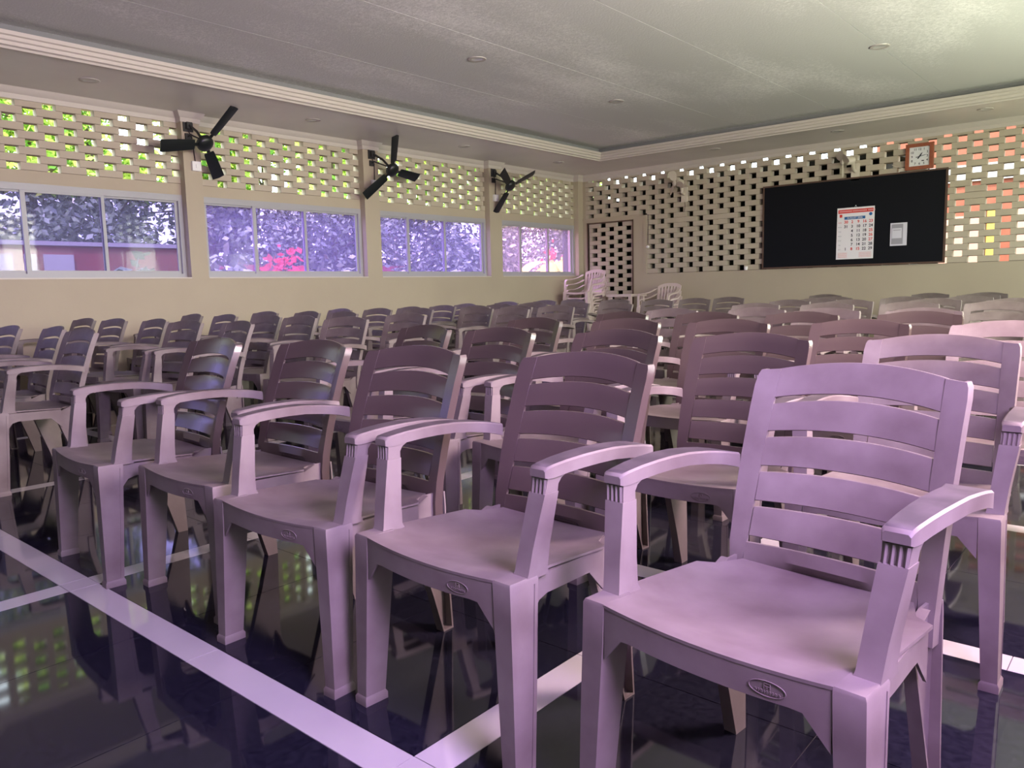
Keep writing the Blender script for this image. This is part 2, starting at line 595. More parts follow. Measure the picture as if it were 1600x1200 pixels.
# frame round the screened opening and its beam
bm = bmesh.new()
box(bm, DX0 - 0.02, DX0, YF - 0.012, YF + 0.1, 0, DZ + 0.02)
box(bm, DX1, DX1 + 0.02, YF - 0.012, YF + 0.1, 0, DZ + 0.02)
box(bm, DX0 - 0.02, DX1 + 0.02, YF - 0.012, YF + 0.1, DZ, DZ + 0.02)
struct('trim_3', bm, M['board_frame'])
bm = bmesh.new()
box(bm, JX0 - 0.04, JX0 + 0.02, YF - 0.015, YF + 0.01, SILL, DZ + 0.10)
box(bm, XL, JX0 + 0.02, YF - 0.015, YF + 0.01, DZ + 0.075, DZ + 0.10)
struct('trim_4', bm, M['paint'])


# windows: aluminium sliding frames with tinted panes
def window(name, xi, sgn, y0, y1, muls, mats):
    bm = bmesh.new()
    x0 = xi + sgn * (REC - 0.005)
    x1 = xi + sgn * (REC + 0.055)
    a, b = min(x0, x1), max(x0, x1)
    z0, z1 = SILL, 2.125
    fw = 0.045
    box(bm, a, b, y0, y1, z0, z0 + fw)
    box(bm, a, b, y0, y1, z1 - fw - 0.02, z1)
    box(bm, a, b, y0, y0 + fw, z0 + fw, z1 - fw - 0.02)
    box(bm, a, b, y1 - fw, y1, z0 + fw, z1 - fw - 0.02)
    root = struct(name, bm, M['frame'])
    edges = [y0 + fw] + muls + [y1 - fw]
    xm = (a + b) / 2
    for i in range(len(edges) - 1):
        e0, e1 = edges[i], edges[i + 1]
        off = 0.012 * (1 if i % 2 else -1)
        bm = bmesh.new()
        s = 0.03
        l0 = e0 - (s if i else 0)
        l1 = e1 + (s if i < len(edges) - 2 else 0) * 0.2
        for (p0, p1, q0, q1) in ((l0, l0 + s * 1.4, z0 + fw, z1 - fw - 0.02), (l1 - s, l1, z0 + fw, z1 - fw - 0.02), (l0 + s * 1.4, l1 - s, z0 + fw, z0 + fw + s), (l0 + s * 1.4, l1 - s, z1 - fw - 0.02 - s * 0.6, z1 - fw - 0.02)):
            box(bm, xm + off - 0.011, xm + off + 0.011, p0, p1, q0, q1)
        sash = obj('window_sash', bm, M['frame'], root)
        bm = bmesh.new()
        g = xm + off
        v = [bm.verts.new(p) for p in ((g, l0 + 0.01, z0 + fw), (g, l1 - 0.01, z0 + fw), (g, l1 - 0.01, z1 - fw - 0.02), (g, l0 + 0.01, z1 - fw - 0.02))]
        bm.faces.new(v)
        obj('window_pane', bm, mats[i % len(mats)], sash)
    return root


GV, GP, GC, GF = M['glass_violet'], M['glass_pink'], M['glass_clear'], M['glass_pale']
window('window_1', XL, -1, *BAYS_L[1], [0.25, 0.98], [GF])
window('window_2', XL, -1, *BAYS_L[2], [2.70, 3.42], [GF])
window('window_3', XL, -1, *BAYS_L[3], [5.12, 5.82], [GV])
window('window_4', XL, -1, *BAYS_L[4], [7.52, 8.24], [GV])
window('window_5', XL, -1, *BAYS_L[5], [9.98, 10.72], [GP])
window('window_6', XL, -1, *BAYS_L[0], [-2.18, -1.46], [GF])
for i, (a, b) in enumerate(BAYS_R):
    w = (b - a) / 3
    window('window_%d' % (7 + i), XR, 1, a, b, [a + w, a + 2 * w], [GC])

# window sills
for i, (a, b) in enumerate(BAYS_L):
    bm = bmesh.new()
    box(bm, XL - REC, XL + 0.004, a, b, SILL - 0.01, SILL + 0.003)
    struct('trim_%d' % (5 + i), bm, M['moulding'])


# ------------------------------------------------------------------ slatted-back plastic armchair
def chair_yb(z):
    return interp([0.34, 0.40, 0.461, 0.55, 0.65, 0.75, 0.835, 0.86], [0.433, 0.432, 0.437, 0.458, 0.488, 0.524, 0.559, 0.570], z)


def chair_back_y(x, z):
    g = max(0.0, min(1.0, (z - 0.40) / 0.16))
    return chair_yb(z) + 0.036 * g * (1 - (x / 0.218) ** 2)


def build_chair(name, label):
    pm = M['plastic']
    t = thing(name, label, 'chair')
    # seat shell with its aprons
    bm = bmesh.new()
    NX, NY = 18, 16

    def hw(v):
        return interp([0, 0.06, 0.22, 0.80, 0.85, 1.0], [0.217, 0.219, 0.246, 0.240, 0.205, 0.178], v)

    def seat_pt(u, v):
        yf = -0.004 - 0.013 * (1 - u * u)
        yr = 0.428 + 0.030 * (1 - u * u)
        y = lerp(yf, yr, v)
        x = u * hw(v)
        dish = 0.020 * (1 - abs(u) ** 2.2) * sm(v / 0.35) * (1 if v < 0.75 else 1 - 0.35 * sm((v - 0.75) / 0.25))
        z = 0.441 - dish - 0.006 * (1 - u * u) * (1 - v) - 0.014 * sm((v - 0.2) / 0.8)
        if abs(u) < 0.84 and 0.10 < v < 0.97:
            z -= 0.0022
        return (x, y, z)
    us = [-1, -0.93, -0.855, -0.84, -0.7, -0.5, -0.3, -0.1, 0.1, 0.3, 0.5, 0.7, 0.84, 0.855, 0.93, 1]
    vs = [0, 0.03, 0.06, 0.092, 0.10, 0.16, 0.22, 0.3, 0.4, 0.5, 0.6, 0.7, 0.8, 0.82, 0.85, 0.93, 0.968, 1]
    top = [[bm.verts.new(seat_pt(u, v)) for u in us] for v in vs]
    bot = [[bm.verts.new((p.co.x, p.co.y, p.co.z - 0.006)) for p in row] for row in top]
    for i in range(len(vs) - 1):
        for j in range(len(us) - 1):
            bm.faces.new((top[i][j], top[i][j + 1], top[i + 1][j + 1], top[i + 1][j]))
            bm.faces.new((bot[i][j], bot[i + 1][j], bot[i + 1][j + 1], bot[i][j + 1]))
    n = len(us) - 1
    for j in range(n):
        bm.faces.new((top[0][j], bot[0][j], bot[0][j + 1], top[0][j + 1]))
        bm.faces.new((top[-1][j], top[-1][j + 1], bot[-1][j + 1], bot[-1][j]))
    for i in range(len(vs) - 1):
        bm.faces.new((top[i][0], top[i + 1][0], bot[i + 1][0], bot[i][0]))
        bm.faces.new((top[i][n], bot[i][n], bot[i + 1][n], top[i + 1][n]))
    # front apron
    K = 20
    rings = []
    for k in range(K + 1):
        u = -1 + 2 * k / K
        x, y, z = seat_pt(u, 0)
        h = 0.052 + 0.055 * sm((abs(u) - 0.74) / 0.26) ** 1.6
        x = u * 0.2165
        rings.append([(x, y + 0.001, z - 0.001), (x, y + 0.007, z - 0.002), (x, y + 0.006, z - h), (x, y, z - h)])
    loft(bm, rings)
    for s in (-1, 1):
        rings = []
        for k in range(11):
            tt = k / 10
            y = lerp(0.07, 0.345, tt)
            zt = 0.432 - 0.012 * tt
            h = 0.045 + 0.045 * sm((0.14 - tt) / 0.14) + 0.055 * sm((tt - 0.80) / 0.2)
            xo = s * lerp(0.252, 0.232, sm(tt))
            rings.append([(xo, y, zt), (xo - s * 0.030, y, zt), (xo - s * 0.030, y, zt - 0.006), (xo - s * 0.006, y, zt - 0.008), (xo - s * 0.006, y, zt - h), (xo, y, zt - h)])
        loft(bm, rings)
    rings = []
    for k in range(K + 1):
        u = -1 + 2 * k / K
        x = u * 0.195
        y = 0.446 + 0.022 * (1 - u * u)
        h = 0.05 + 0.06 * sm((abs(u) - 0.72) / 0.28)
        rings.append([(x, y, 0.425), (x, y + 0.006, 0.425), (x, y + 0.006, 0.425 - h), (x, y, 0.425 - h)])
    loft(bm, rings)
    seat = obj('seat', bm, pm, t, smooth=28)
    # moulded maker's oval on the apron: ring, little square and a line of marks
    bm = bmesh.new()

    def ap(x, z):
        u = x / 0.2165
        return (x, -0.004 - 0.013 * (1 - u * u) - 0.0006, z)
    pts = [ap(0.118 + 0.030 * math.cos(a), 0.4045 + 0.0125 * math.sin(a)) for a in [2 * math.pi * k / 28 for k in range(28)]]
    pts.append(pts[0])
    tube(bm, pts, 0.0009, 5, cap=False)
    for (a, b, c_, d) in ((0.1125, 0.1235, 0.4075, 0.4085), (0.1125, 0.1135, 0.4035, 0.4125), (0.1225, 0.1235, 0.4035, 0.4125), (0.1125, 0.1235, 0.4120, 0.4130), (0.1165, 0.1195, 0.404, 0.4075)):
        y = ap((a + b) / 2, c_)[1]
        box(bm, a, b, y - 0.0004, y + 0.002, c_, d)
    x = 0.098
    for wdt in (0.003, 0.002, 0.0035, 0.0015, 0.003, 0.0025, 0.002, 0.0035, 0.0025):
        y = ap(x, 0.399)[1]
        box(bm, x, x + wdt, y - 0.0004, y + 0.002, 0.3965, 0.4015)
        box(bm, x, x + wdt + 0.001, y - 0.0004, y + 0.002, 0.3985, 0.3993)
        x += wdt + 0.0022
    obj('moulded_emblem', bm, pm, seat)
    # front legs
    for s in (-1, 1):
        bm = bmesh.new()
        rings = []
        for z, xo, xi, yf, yb in ((0.441, 0.263, 0.217, -0.002, 0.078), (0.435, 0.266, 0.2165, -0.005, 0.080), (0.36, 0.268, 0.219, -0.006, 0.074), (0.20, 0.273, 0.229, -0.009, 0.062), (0.022, 0.277, 0.240, -0.012, 0.048)):
            rings.append([(s * xo, yf, z), (s * xi, yf, z), (s * xi, yb, z), (s * xo, yb, z)])
        loft(bm, rings)
        bevel(bm, 0.0035, 2, 40)
        rings = [[(s * (xo + e), yf - e, z), (s * (xi - e), yf - e, z), (s * (xi - e), yb + e, z), (s * (xo + e), yb + e, z)] for z, xo, xi, yf, yb, e in ((0.024, 0.277, 0.240, -0.012, 0.048, 0.0), (0.017, 0.277, 0.240, -0.012, 0.048, 0.004), (0.0, 0.277, 0.240, -0.012, 0.048, 0.004))]
        loft(bm, rings)
        # raised rib down the outer side
        rings = [[(s * (xo + 0.0015), yb - 0.012, z), (s * (xo - 0.002), yb - 0.012, z), (s * (xo - 0.002), yb - 0.009, z), (s * (xo + 0.0015), yb - 0.009, z)] for z, xo, yb in ((0.425, 0.2662, 0.079), (0.2, 0.273, 0.062), (0.03, 0.277, 0.048))]
        loft(bm, rings)
        obj('leg', bm, pm, t, smooth=35)
    # rear legs: channel section open to the outside
    for s in (-1, 1):
        bm = bmesh.new()
        th = 0.006
        rings = []
        for z, xo, xi, yf, yb in ((0.430, 0.2155, 0.196, 0.398, 0.472), (0.402, 0.2165, 0.196, 0.330, 0.473), (0.385, 0.217, 0.196, 0.318, 0.473), (0.30, 0.219, 0.195, 0.346, 0.472), (0.12, 0.222, 0.194, 0.404, 0.476), (0.0, 0.225, 0.194, 0.438, 0.480)):
            rings.append([(s * xo, yf, z), (s * xi, yf, z), (s * xi, yb, z), (s * xo, yb, z), (s * xo, yb - th, z), (s * (xi + th), yb - th, z), (s * (xi + th), yf + th, z), (s * xo, yf + th, z)])
        loft(bm, rings)
        box(bm, min(s * 0.195, s * 0.2245), max(s * 0.195, s * 0.2245), 0.440, 0.478, 0.0, 0.006)
        obj('leg', bm, pm, t, smooth=35)
    # armrests with their front posts
    for s in (-1, 1):
        bm = bmesh.new()
        ys = [0.084, 0.090, 0.11, 0.15, 0.20, 0.25, 0.31, 0.37, 0.42, 0.45, 0.466]
        zt = [0.663, 0.669, 0.672, 0.676, 0.6785, 0.679, 0.677, 0.671, 0.664, 0.658, 0.655]
        xo = [0.286, 0.289, 0.290, 0.293, 0.296, 0.298, 0.298, 0.297, 0.295, 0.293, 0.291]
        xi = [0.245, 0.242, 0.241, 0.240, 0.239, 0.238, 0.236, 0.231, 0.221, 0.212, 0.209]
        th = [0.016, 0.024, 0.028, 0.028, 0.028, 0.028, 0.028, 0.029, 0.030, 0.032, 0.034]
        rings = []
        for y, z, a, b, h in zip(ys, zt, xo, xi, th):
            rings.append([(s * a, y, z - 0.004), (s * (a - 0.004), y, z), (s * (b + 0.004), y, z), (s * b, y, z - 0.004), (s * b, y, z - h), (s * a, y, z - h)])
        loft(bm, rings)
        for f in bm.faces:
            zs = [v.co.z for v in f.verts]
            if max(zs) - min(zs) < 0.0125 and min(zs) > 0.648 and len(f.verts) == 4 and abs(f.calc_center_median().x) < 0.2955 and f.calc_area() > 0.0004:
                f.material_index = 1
        # post: solid below, slimmer ribbed neck, flared under the arm
        rings = []
        for z, a, b, yf, yb in ((0.434, 0.264, 0.221, 0.046, 0.118), (0.448, 0.264, 0.225, 0.053, 0.112), (0.50, 0.269, 0.230, 0.062, 0.115), (0.56, 0.277, 0.235, 0.074, 0.122), (0.612, 0.284, 0.240, 0.085, 0.128)):
            rings.append([(s * a, yf, z), (s * b, yf, z), (s * b, yb, z), (s * a, yb, z)])
        loft(bm, rings)
        rings = []
        for z, a, b, yf, yb in ((0.610, 0.282, 0.242, 0.0885, 0.127), (0.628, 0.284, 0.243, 0.090, 0.128), (0.640, 0.286, 0.243, 0.091, 0.136), (0.652, 0.288, 0.243, 0.092, 0.160)):
            rings.append([(s * a, yf, z), (s * b, yf, z), (s * b, yb, z), (s * a, yb, z)])
        loft(bm, rings)
        bevel(bm, 0.002, 2, 40)
        for k in range(4):
            xc = lerp(0.248, 0.279, k / 3)
            tube(bm, [(s * xc, 0.0880, 0.612), (s * (xc + 0.001), 0.0895, 0.628), (s * (xc + 0.002), 0.0905, 0.643)], 0.0034, 6)
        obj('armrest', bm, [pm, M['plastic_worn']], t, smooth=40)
    # backrest: two stiles and the low panel, the five slats are its sub-parts
    bm = bmesh.new()
    for s in (-1, 1):
        rings = []
        for z in (0.345, 0.40, 0.43, 0.461, 0.50, 0.55, 0.60, 0.65, 0.70, 0.75, 0.80, 0.826, 0.836):
            xi = interp([0.345, 0.43, 0.461, 0.836], [0.188, 0.182, 0.178, 0.171], z)
            xo = interp([0.345, 0.40, 0.461, 0.65, 0.82, 0.836], [0.212, 0.213, 0.216, 0.2185, 0.219, 0.212], z)
            yi, yo = chair_back_y(xi, z), chair_back_y(xo, z)
            d = 0.030 if z < 0.83 else 0.026
            zo = z - (0.003 if z > 0.82 else 0)
            rings.append([(s * xi, yi, z), (s * xo, yo, zo), (s * (xo + 0.001), yo + d, zo), (s * (xo - 0.006), yo + d, zo), (s * (xo - 0.006), yo + 0.008, zo), (s * xi, yi + 0.008, z)])
        loft(bm, rings)
    rings = []
    for k in range(17):
        x = -0.181 + 0.362 * k / 16
        u = x / 0.181
        zt = 0.461 + 0.002 * (1 - u * u)
        zb = 0.412
        zm = 0.436
        rings.append([(x, chair_back_y(x, zt), zt), (x, chair_back_y(x, zm) + 0.001, zm), (x, 0.430 + 0.030 * (1 - u * u), zb), (x, 0.438 + 0.030 * (1 - u * u), zb - 0.004), (x, chair_back_y(x, zm) + 0.009, zm), (x, chair_back_y(x, zt) + 0.008, zt)])
    loft(bm, rings)
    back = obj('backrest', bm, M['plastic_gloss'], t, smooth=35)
    slots = [0.8360, 0.7655, 0.6925, 0.6180, 0.5430, 0.4680]
    arch = [0.0185, 0.0155, 0.0105, 0.0060, 0.0025, 0.0]
    hs = 0.0068
    for i in range(5):
        bm = bmesh.new()
        rings = []
        for k in range(21):
            x = -0.1745 + 0.349 * k / 20
            u = x / 0.1745
            zt = slots[i] + arch[i] * (1 - u * u) - (hs if i else 0)
            zb = slots[i + 1] + arch[i + 1] * (1 - u * u) + hs
            y0, y1, ym = chair_back_y(x, zt), chair_back_y(x, zb), chair_back_y(x, (zt + zb) / 2)
            e = 0.0015
            rings.append([(x, y0 + e + 0.002, zt), (x, y0 + e, zt - 0.002), (x, ym + e, (zt + zb) / 2), (x, y1 + e, zb + 0.002), (x, y1 + e + 0.002, zb), (x, y1 + 0.012, zb), (x, ym + 0.009, (zt + zb) / 2), (x, y0 + 0.012, zt)])
        loft(bm, rings)
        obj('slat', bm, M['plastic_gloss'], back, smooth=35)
    return t


ORD = ['first', 'second', 'third', 'fourth', 'fifth', 'sixth', 'seventh', 'eighth', 'ninth', 'tenth', 'eleventh']
ROWS_R = [
    [(-0.57, 1.14, -5.7), (-1.25, 1.14, -3.2), (-1.86, 1.12, 1.2), (-2.51, 1.18, -0.9), (-3.13, 1.10, -3.7)],
    [(-0.57, 2.17, 0.6), (-1.17, 2.08, -0.7), (-1.82, 2.15, -5.4), (-2.44, 2.13, -4.4), (-3.08, 2.22, -9.0)],
    [(-0.52, 3.15, 0.5), (-1.14, 3.19, -1.6), (-1.75, 3.11, -1.7), (-2.35, 3.11, -1.6), (-3.04, 3.12, -5.4)],
    [(-1.12, 4.22, -0.5), (-1.74, 4.13, -0.2), (-2.35, 4.07, -2.2), (-3.04, 4.09, -5.9)],
    [(-1.21, 4.76, 0.9), (-1.80, 4.76, 0.9), (-2.39, 4.95, -1.6), (-2.99, 4.80, -0.0)],
    [(-1.07, 6.33, 0.1), (-1.67, 6.32, 1.0), (-2.28, 6.16, -0.1), (-2.89, 6.14, 0.7)],
    [(-1.09, 7.28, -0.0), (-1.75, 7.49, -0.3), (-2.44, 7.25, -0.4), (-3.13, 7.42, -4.8)],
    [(-1.66, 8.51, 0.0), (-2.26, 8.41, -0.2), (-3.05, 8.10, 0.0)],
    [(-1.77, 9.60, 0.0), (-3.14, 8.90, 0.0)],
    [(-1.83, 10.50, 0.0), (-2.46, 10.50, 0.0), (-3.81, 10.60, 0.0)],
]
ROWS_L = [
    [(-4.96, 1.27, -0.4), (-5.74, 1.38, -3.9), (-6.34, 1.31, 2.3)],
    [(-5.02, 2.30, -4.3), (-5.62, 2.27, 4.2), (-6.43, 2.39, -0.9), (-7.06, 2.34, 2.7), (-7.67, 2.32, 1.9)],
    [(-4.62, 3.02, 8.2), (-5.47, 3.15, 1.4), (-6.07, 3.21, 0.3), (-6.93, 3.29, -2.3), (-7.66, 3.33, -3.6)],
    [(-4.80, 3.73, 4.0), (-6.04, 4.00, -0.5), (-6.77, 4.10, -1.7), (-7.37, 4.02, 2.6)],
    [(-4.92, 5.15, -0.4), (-5.51, 5.30, -0.0), (-6.11, 5.04, 0.5), (-6.71, 5.01, 3.1), (-7.31, 4.91, -2.3)],
    [(-4.84, 5.80, 3.0), (-5.44, 5.84, 0.3), (-6.04, 5.84, 0.7), (-6.81, 5.55, 0.1)],
    [(-4.80, 6.80, -0.1), (-6.39, 6.63, -1.4), (-6.82, 6.09, 1.1), (-7.16, 6.80, -3.5)],
    [(-5.68, 7.22, -1.0), (-6.28, 7.19, 2.8), (-7.26, 7.76, -0.3)],
    [(-5.02, 8.15, 3.3), (-5.90, 8.57, 6.4), (-7.16, 8.51, -0.5)],
    [(-4.87, 8.84, 2.3), (-7.10, 9.13, -0.9)],
    [(-4.68, 9.39, -0.6)],
]
FRONT = [
    'large lavender-lit plastic armchair nearest the camera, moulded oval on its front apron',
    'mauve plastic armchair in the front row, left of the big lavender chair',
    'mauve plastic armchair in the front row, two left of the big lavender chair',
    'brown-grey plastic armchair in the front row, second from the aisle',
    'dark brown-grey plastic armchair with glossy back at aisle end of the front row',
]
GRP_R = 'slatted plastic armchairs in the right-hand block of rows'
GRP_L = 'slatted plastic armchairs in the left-hand block of rows'
proto = build_chair('plastic_armchair', FRONT[0])
proto['group'] = GRP_R
first = True


def place_chair(x, y, a, label, group):
    global first
    if first:
        proto.location = (x, y, 0)
        proto.rotation_euler = (0, 0, math.radians(a))
        first = False
        return proto
    return dup(proto, (x, y, 0), math.radians(a), label, group)


for ri, row in enumerate(ROWS_R):
    n = len(row)
    for ci, (x, y, a) in enumerate(row):
        if ri == 0:
            lab = FRONT[ci]
        else:
            hue = 'pinkish' if ri < 3 and ci < 3 else ('mauve' if ri < 4 else 'olive')
            pos = 'at its aisle end' if ci == n - 1 else ('%s from the aisle' % ORD[n - 1 - ci])
            lab = '%s plastic armchair, right block, %s row from front, %s' % (hue, ORD[ri], pos)
        place_chair(x, y, a, lab, GRP_R)
# backs of the better-lit chairs made paler, the light put into their colour
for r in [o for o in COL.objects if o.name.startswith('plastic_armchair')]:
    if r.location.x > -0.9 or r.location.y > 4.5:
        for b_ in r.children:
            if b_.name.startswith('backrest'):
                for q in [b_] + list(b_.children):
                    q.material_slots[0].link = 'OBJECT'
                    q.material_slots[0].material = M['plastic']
for ri, row in enumerate(ROWS_L):
    for ci, (x, y, a) in enumerate(row):
        hue = 'dark violet-sheened armchair' if ri < 4 else 'grey-brown armchair'
        pos = 'at its aisle end' if ci == 0 else ('%s from the aisle' % ORD[ci])
        lab = '%s, left block, %s row from front, %s' % (hue, ORD[ri], pos)
        place_chair(x, y, a, lab, GRP_L)


# ------------------------------------------------------------------ pale monobloc chairs stacked in the far corner
def build_monobloc(name, label):
    pm = M['cream_plastic']
    t = thing(name, label, 'chair')
    bm = bmesh.new()
    us = [-1, -0.8, -0.5, -0.2, 0.2, 0.5, 0.8, 1]
    rings = []
    for v in (0, 0.1, 0.3, 0.5, 0.7, 0.9, 1):
        r = []
        for u in us:
            y = lerp(-0.015 * (1 - u * u), 0.43, v)
            r.append((u * lerp(0.235, 0.20, v), y, 0.43 - 0.018 * (1 - u * u) - 0.02 * v))
        r += [(p[0], p[1], p[2] - 0.028 if abs(p[0]) > 0.19 or v < 0.05 else p[2] - 0.006) for p in reversed(r)]
        rings.append(r)
    loft(bm, rings)
    obj('seat', bm, pm, t, smooth=40)
    for s in (-1, 1):
        bm = bmesh.new()
        rings = [[(s * (x + w), y - d, z), (s * (x - w), y - d, z), (s * (x - w), y - d + 0.006, z), (s * (x + w - 0.006), y - d + 0.006, z), (s * (x + w - 0.006), y + d, z), (s * (x + w), y + d, z)] for z, x, y, w, d in ((0.43, 0.235, 0.02, 0.03, 0.035), (0.2, 0.25, 0.01, 0.026, 0.03), (0.0, 0.262, 0.0, 0.022, 0.025))]
        loft(bm, rings)
        obj('leg', bm, pm, t)
        bm = bmesh.new()
        rings = [[(s * (x + w), y + d, z), (s * (x - w), y + d, z), (s * (x - w), y + d - 0.006, z), (s * (x + w - 0.006), y + d - 0.006, z), (s * (x + w - 0.006), y - d, z), (s * (x + w), y - d, z)] for z, x, y, w, d in ((0.43, 0.205, 0.44, 0.03, 0.035), (0.2, 0.22, 0.47, 0.026, 0.03), (0.0, 0.235, 0.50, 0.022, 0.025))]
        loft(bm, rings)
        obj('leg', bm, pm, t)
        bm = bmesh.new()
        pts = [(0.255, 0.02, 0.42), (0.268, 0.04, 0.52), (0.275, 0.055, 0.60), (0.277, 0.09, 0.635), (0.275, 0.17, 0.645), (0.27, 0.26, 0.65), (0.255, 0.34, 0.665), (0.235, 0.41, 0.69), (0.215, 0.46, 0.72)]
        rings = []
        for i, (x, y, z) in enumerate(pts):
            w = 0.018 if i < 3 else 0.027
            if i < 3:
                rings.append([(s * (x - w), y - 0.004, z), (s * (x + w), y - 0.004, z), (s * (x + w), y + 0.022, z), (s * (x - w), y + 0.006, z)])
            else:
                rings.append([(s * (x - w), y, z + 0.004), (s * (x + w), y, z - 0.002), (s * (x + w), y, z - 0.022), (s * (x - w), y, z - 0.006)])
        loft(bm, rings)
        obj('armrest', bm, pm, t, smooth=50)
    bm = bmesh.new()

    def by(z, x):
        return 0.43 + (z - 0.40) * 0.28 + 0.03 * (1 - (x / 0.22) ** 2) * min(1, (z - 0.4) / 0.1)
    # frame: outline plus seven vertical ribs with slots between
    zt = lambda x: 0.80 - 0.05 * (abs(x) / 0.22) ** 3
    rings = []
    for k in range(17):
        x = -0.215 + 0.43 * k / 16
        z1 = zt(x)
        z0 = z1 - 0.05
        rings.append([(x, by(z1, x), z1), (x, by(z0, x), z0), (x, by(z0, x) + 0.008, z0), (x, by(z1, x) + 0.014, z1)])
    loft(bm, rings)
    rings = []
    for k in range(17):
        x = -0.2 + 0.4 * k / 16
        rings.append([(x, by(0.46, x), 0.46), (x, by(0.405, x), 0.405), (x, by(0.405, x) + 0.008, 0.405), (x, by(0.46, x) + 0.008, 0.46)])
    loft(bm, rings)
    for k in range(8):
        xa = lerp(-0.190, 0.190, k / 7)
        w = 0.015 if 0 < k < 7 else 0.022
        rings = []
        for q in range(6):
            tq = q / 5
            x = xa * lerp(0.92, 1.03, tq)
            z = lerp(0.45, zt(xa) - 0.04, tq)
            rings.append([(x - w, by(z, x), z), (x + w, by(z, x), z), (x + w, by(z, x) + 0.007, z), (x - w, by(z, x) + 0.007, z)])
        loft(bm, rings)
    obj('backrest', bm, pm, t, smooth=40)
    return t


STACKS = [((-7.73, 10.72, 0), -4, 7, 'in the tall corner stack before the brick screen', 'tall stack of pale chairs in the far corner'),
          ((-6.36, 10.80, 0), -3, 4, 'in the low stack against the far wall', 'low stack of pale chairs by the far wall')]
mono = None
NTH = {7: ['bottom', 'second from the bottom', 'third from the bottom', 'middle', 'third from the top', 'second from the top', 'topmost'],
       4: ['bottom', 'second from the bottom', 'second from the top', 'topmost']}
for (p, a, n, where, grp) in STACKS:
    for k in range(n):
        lab = 'pale ribbed chair, %s %s' % (NTH[n][k], where)
        loc = (p[0] + 0.004 * (k % 2), p[1] - 0.012 * k, p[2] + 0.088 * k)
        if mono is None:
            mono = build_monobloc('stacking_chair', lab)
            mono['group'] = grp
            mono.location = loc
            mono.rotation_euler = (0, 0, math.radians(a))
        else:
            dup(mono, loc, math.radians(a), lab, grp)

# low pale table between the stacks
t = thing('side_table', 'small pale plastic table between the two chair stacks at the far wall', 'table', (-7.02, 11.10, 0))
bm = bmesh.new()
box(bm, -0.24, 0.24, -0.24, 0.24, 0.86, 0.90)
bevel(bm, 0.01, 2)
obj('tabletop', bm, M['cream_plastic'], t)
for sx_ in (-1, 1):
    for sy_ in (-1, 1):
        bm = bmesh.new()
        loft(bm, [[(sx_ * (c_ + w), sy_ * (c_ + w), z), (sx_ * (c_ - w), sy_ * (c_ + w), z), (sx_ * (c_ - w), sy_ * (c_ - w), z), (sx_ * (c_ + w), sy_ * (c_ - w), z)] for z, c_, w in ((0.86, 0.19, 0.025), (0, 0.21, 0.016))])
        obj('leg', bm, M['cream_plastic'], t)


# ------------------------------------------------------------------ three black fans on the left wall's pillars
def big_fan(plate_yz, hub, n, phase, label, box_yz):
    t = thing('wall_fan', label, 'fan', (XL, plate_yz[0], plate_yz[1]), 0, 'black three-blade fans on the left wall pillars')
    O = Vector((XL, plate_yz[0], plate_yz[1]))
    hub = Vector(hub) - O
    n = Vector(n).normalized()
    a = n.cross(Vector((0, 0, 1))).normalized()
    b = n.cross(a)
    bm = bmesh.new()
    box(bm, 0, 0.012, -0.055, 0.055, -0.06, 0.06)
    box(bm, 0.012, 0.05, -0.03, 0.03, -0.035, 0.035)
    obj('mounting_plate', bm, M['dark_metal'], t)
    bm = bmesh.new()
    tube(bm, [(0.03, 0, 0.01), hub * 0.5 + Vector((0.02, 0, 0.03)), hub - n * 0.03], 0.014, 8)
    tube(bm, [(0.02, -0.01, -0.11), (0.06, 0, -0.10), hub * 0.75], 0.009, 8)
    box(bm, 0, 0.02, -0.04, 0.03, -0.15, -0.08)
    obj('bracket_arm', bm, M['dark_metal'], t, smooth=40)
    rot = Matrix((a, b, n)).transposed().to_4x4()
    rot.translation = hub
    bm = bmesh.new()
    lathe(bm, [(0.02, -0.06), (0.06, -0.055), (0.088, -0.035), (0.092, -0.01), (0.088, 0.012), (0.07, 0.03), (0.035, 0.038), (0.0, 0.04)], 28)
    bm.transform(rot)
    obj('motor_housing', bm, M['black'], t, smooth=40)
    for k in range(3):
        an = math.radians(phase) + k * 2 * math.pi / 3
        bm = bmesh.new()
        rings = []
        for r, w in ((0.125, 0.050), (0.15, 0.056), (0.3, 0.062), (0.46, 0.066), (0.50, 0.066), (0.505, 0.058)):
            tw = math.radians(10)
            rings.append([(r, -w * math.cos(tw), -w * math.sin(tw) - 0.003), (r, w * math.cos(tw), w * math.sin(tw) - 0.003), (r, w * math.cos(tw), w * math.sin(tw) + 0.002), (r, 0, 0.010), (r, -w * math.cos(tw), -w * math.sin(tw) + 0.002)])
        loft(bm, rings)
        box(bm, 0.06, 0.15, -0.018, 0.018, -0.006, 0.001)
        bm.transform(rot @ Matrix.Rotation(an, 4, 'Z'))
        obj('blade', bm, M['black'], t, smooth=30)
    # feed cable down to the regulator box
    by_, bz = box_yz[0] - O.y, box_yz[1] - O.z
    bm = bmesh.new()
    tube(bm, [(0.01, 0.0, -0.05), (0.02, 0.03, -0.12), (0.012, by_, (bz - 0.1) * 0.8), (0.012, by_, bz + 0.05)], 0.006, 6)
    obj('cable', bm, M['cable'], t)


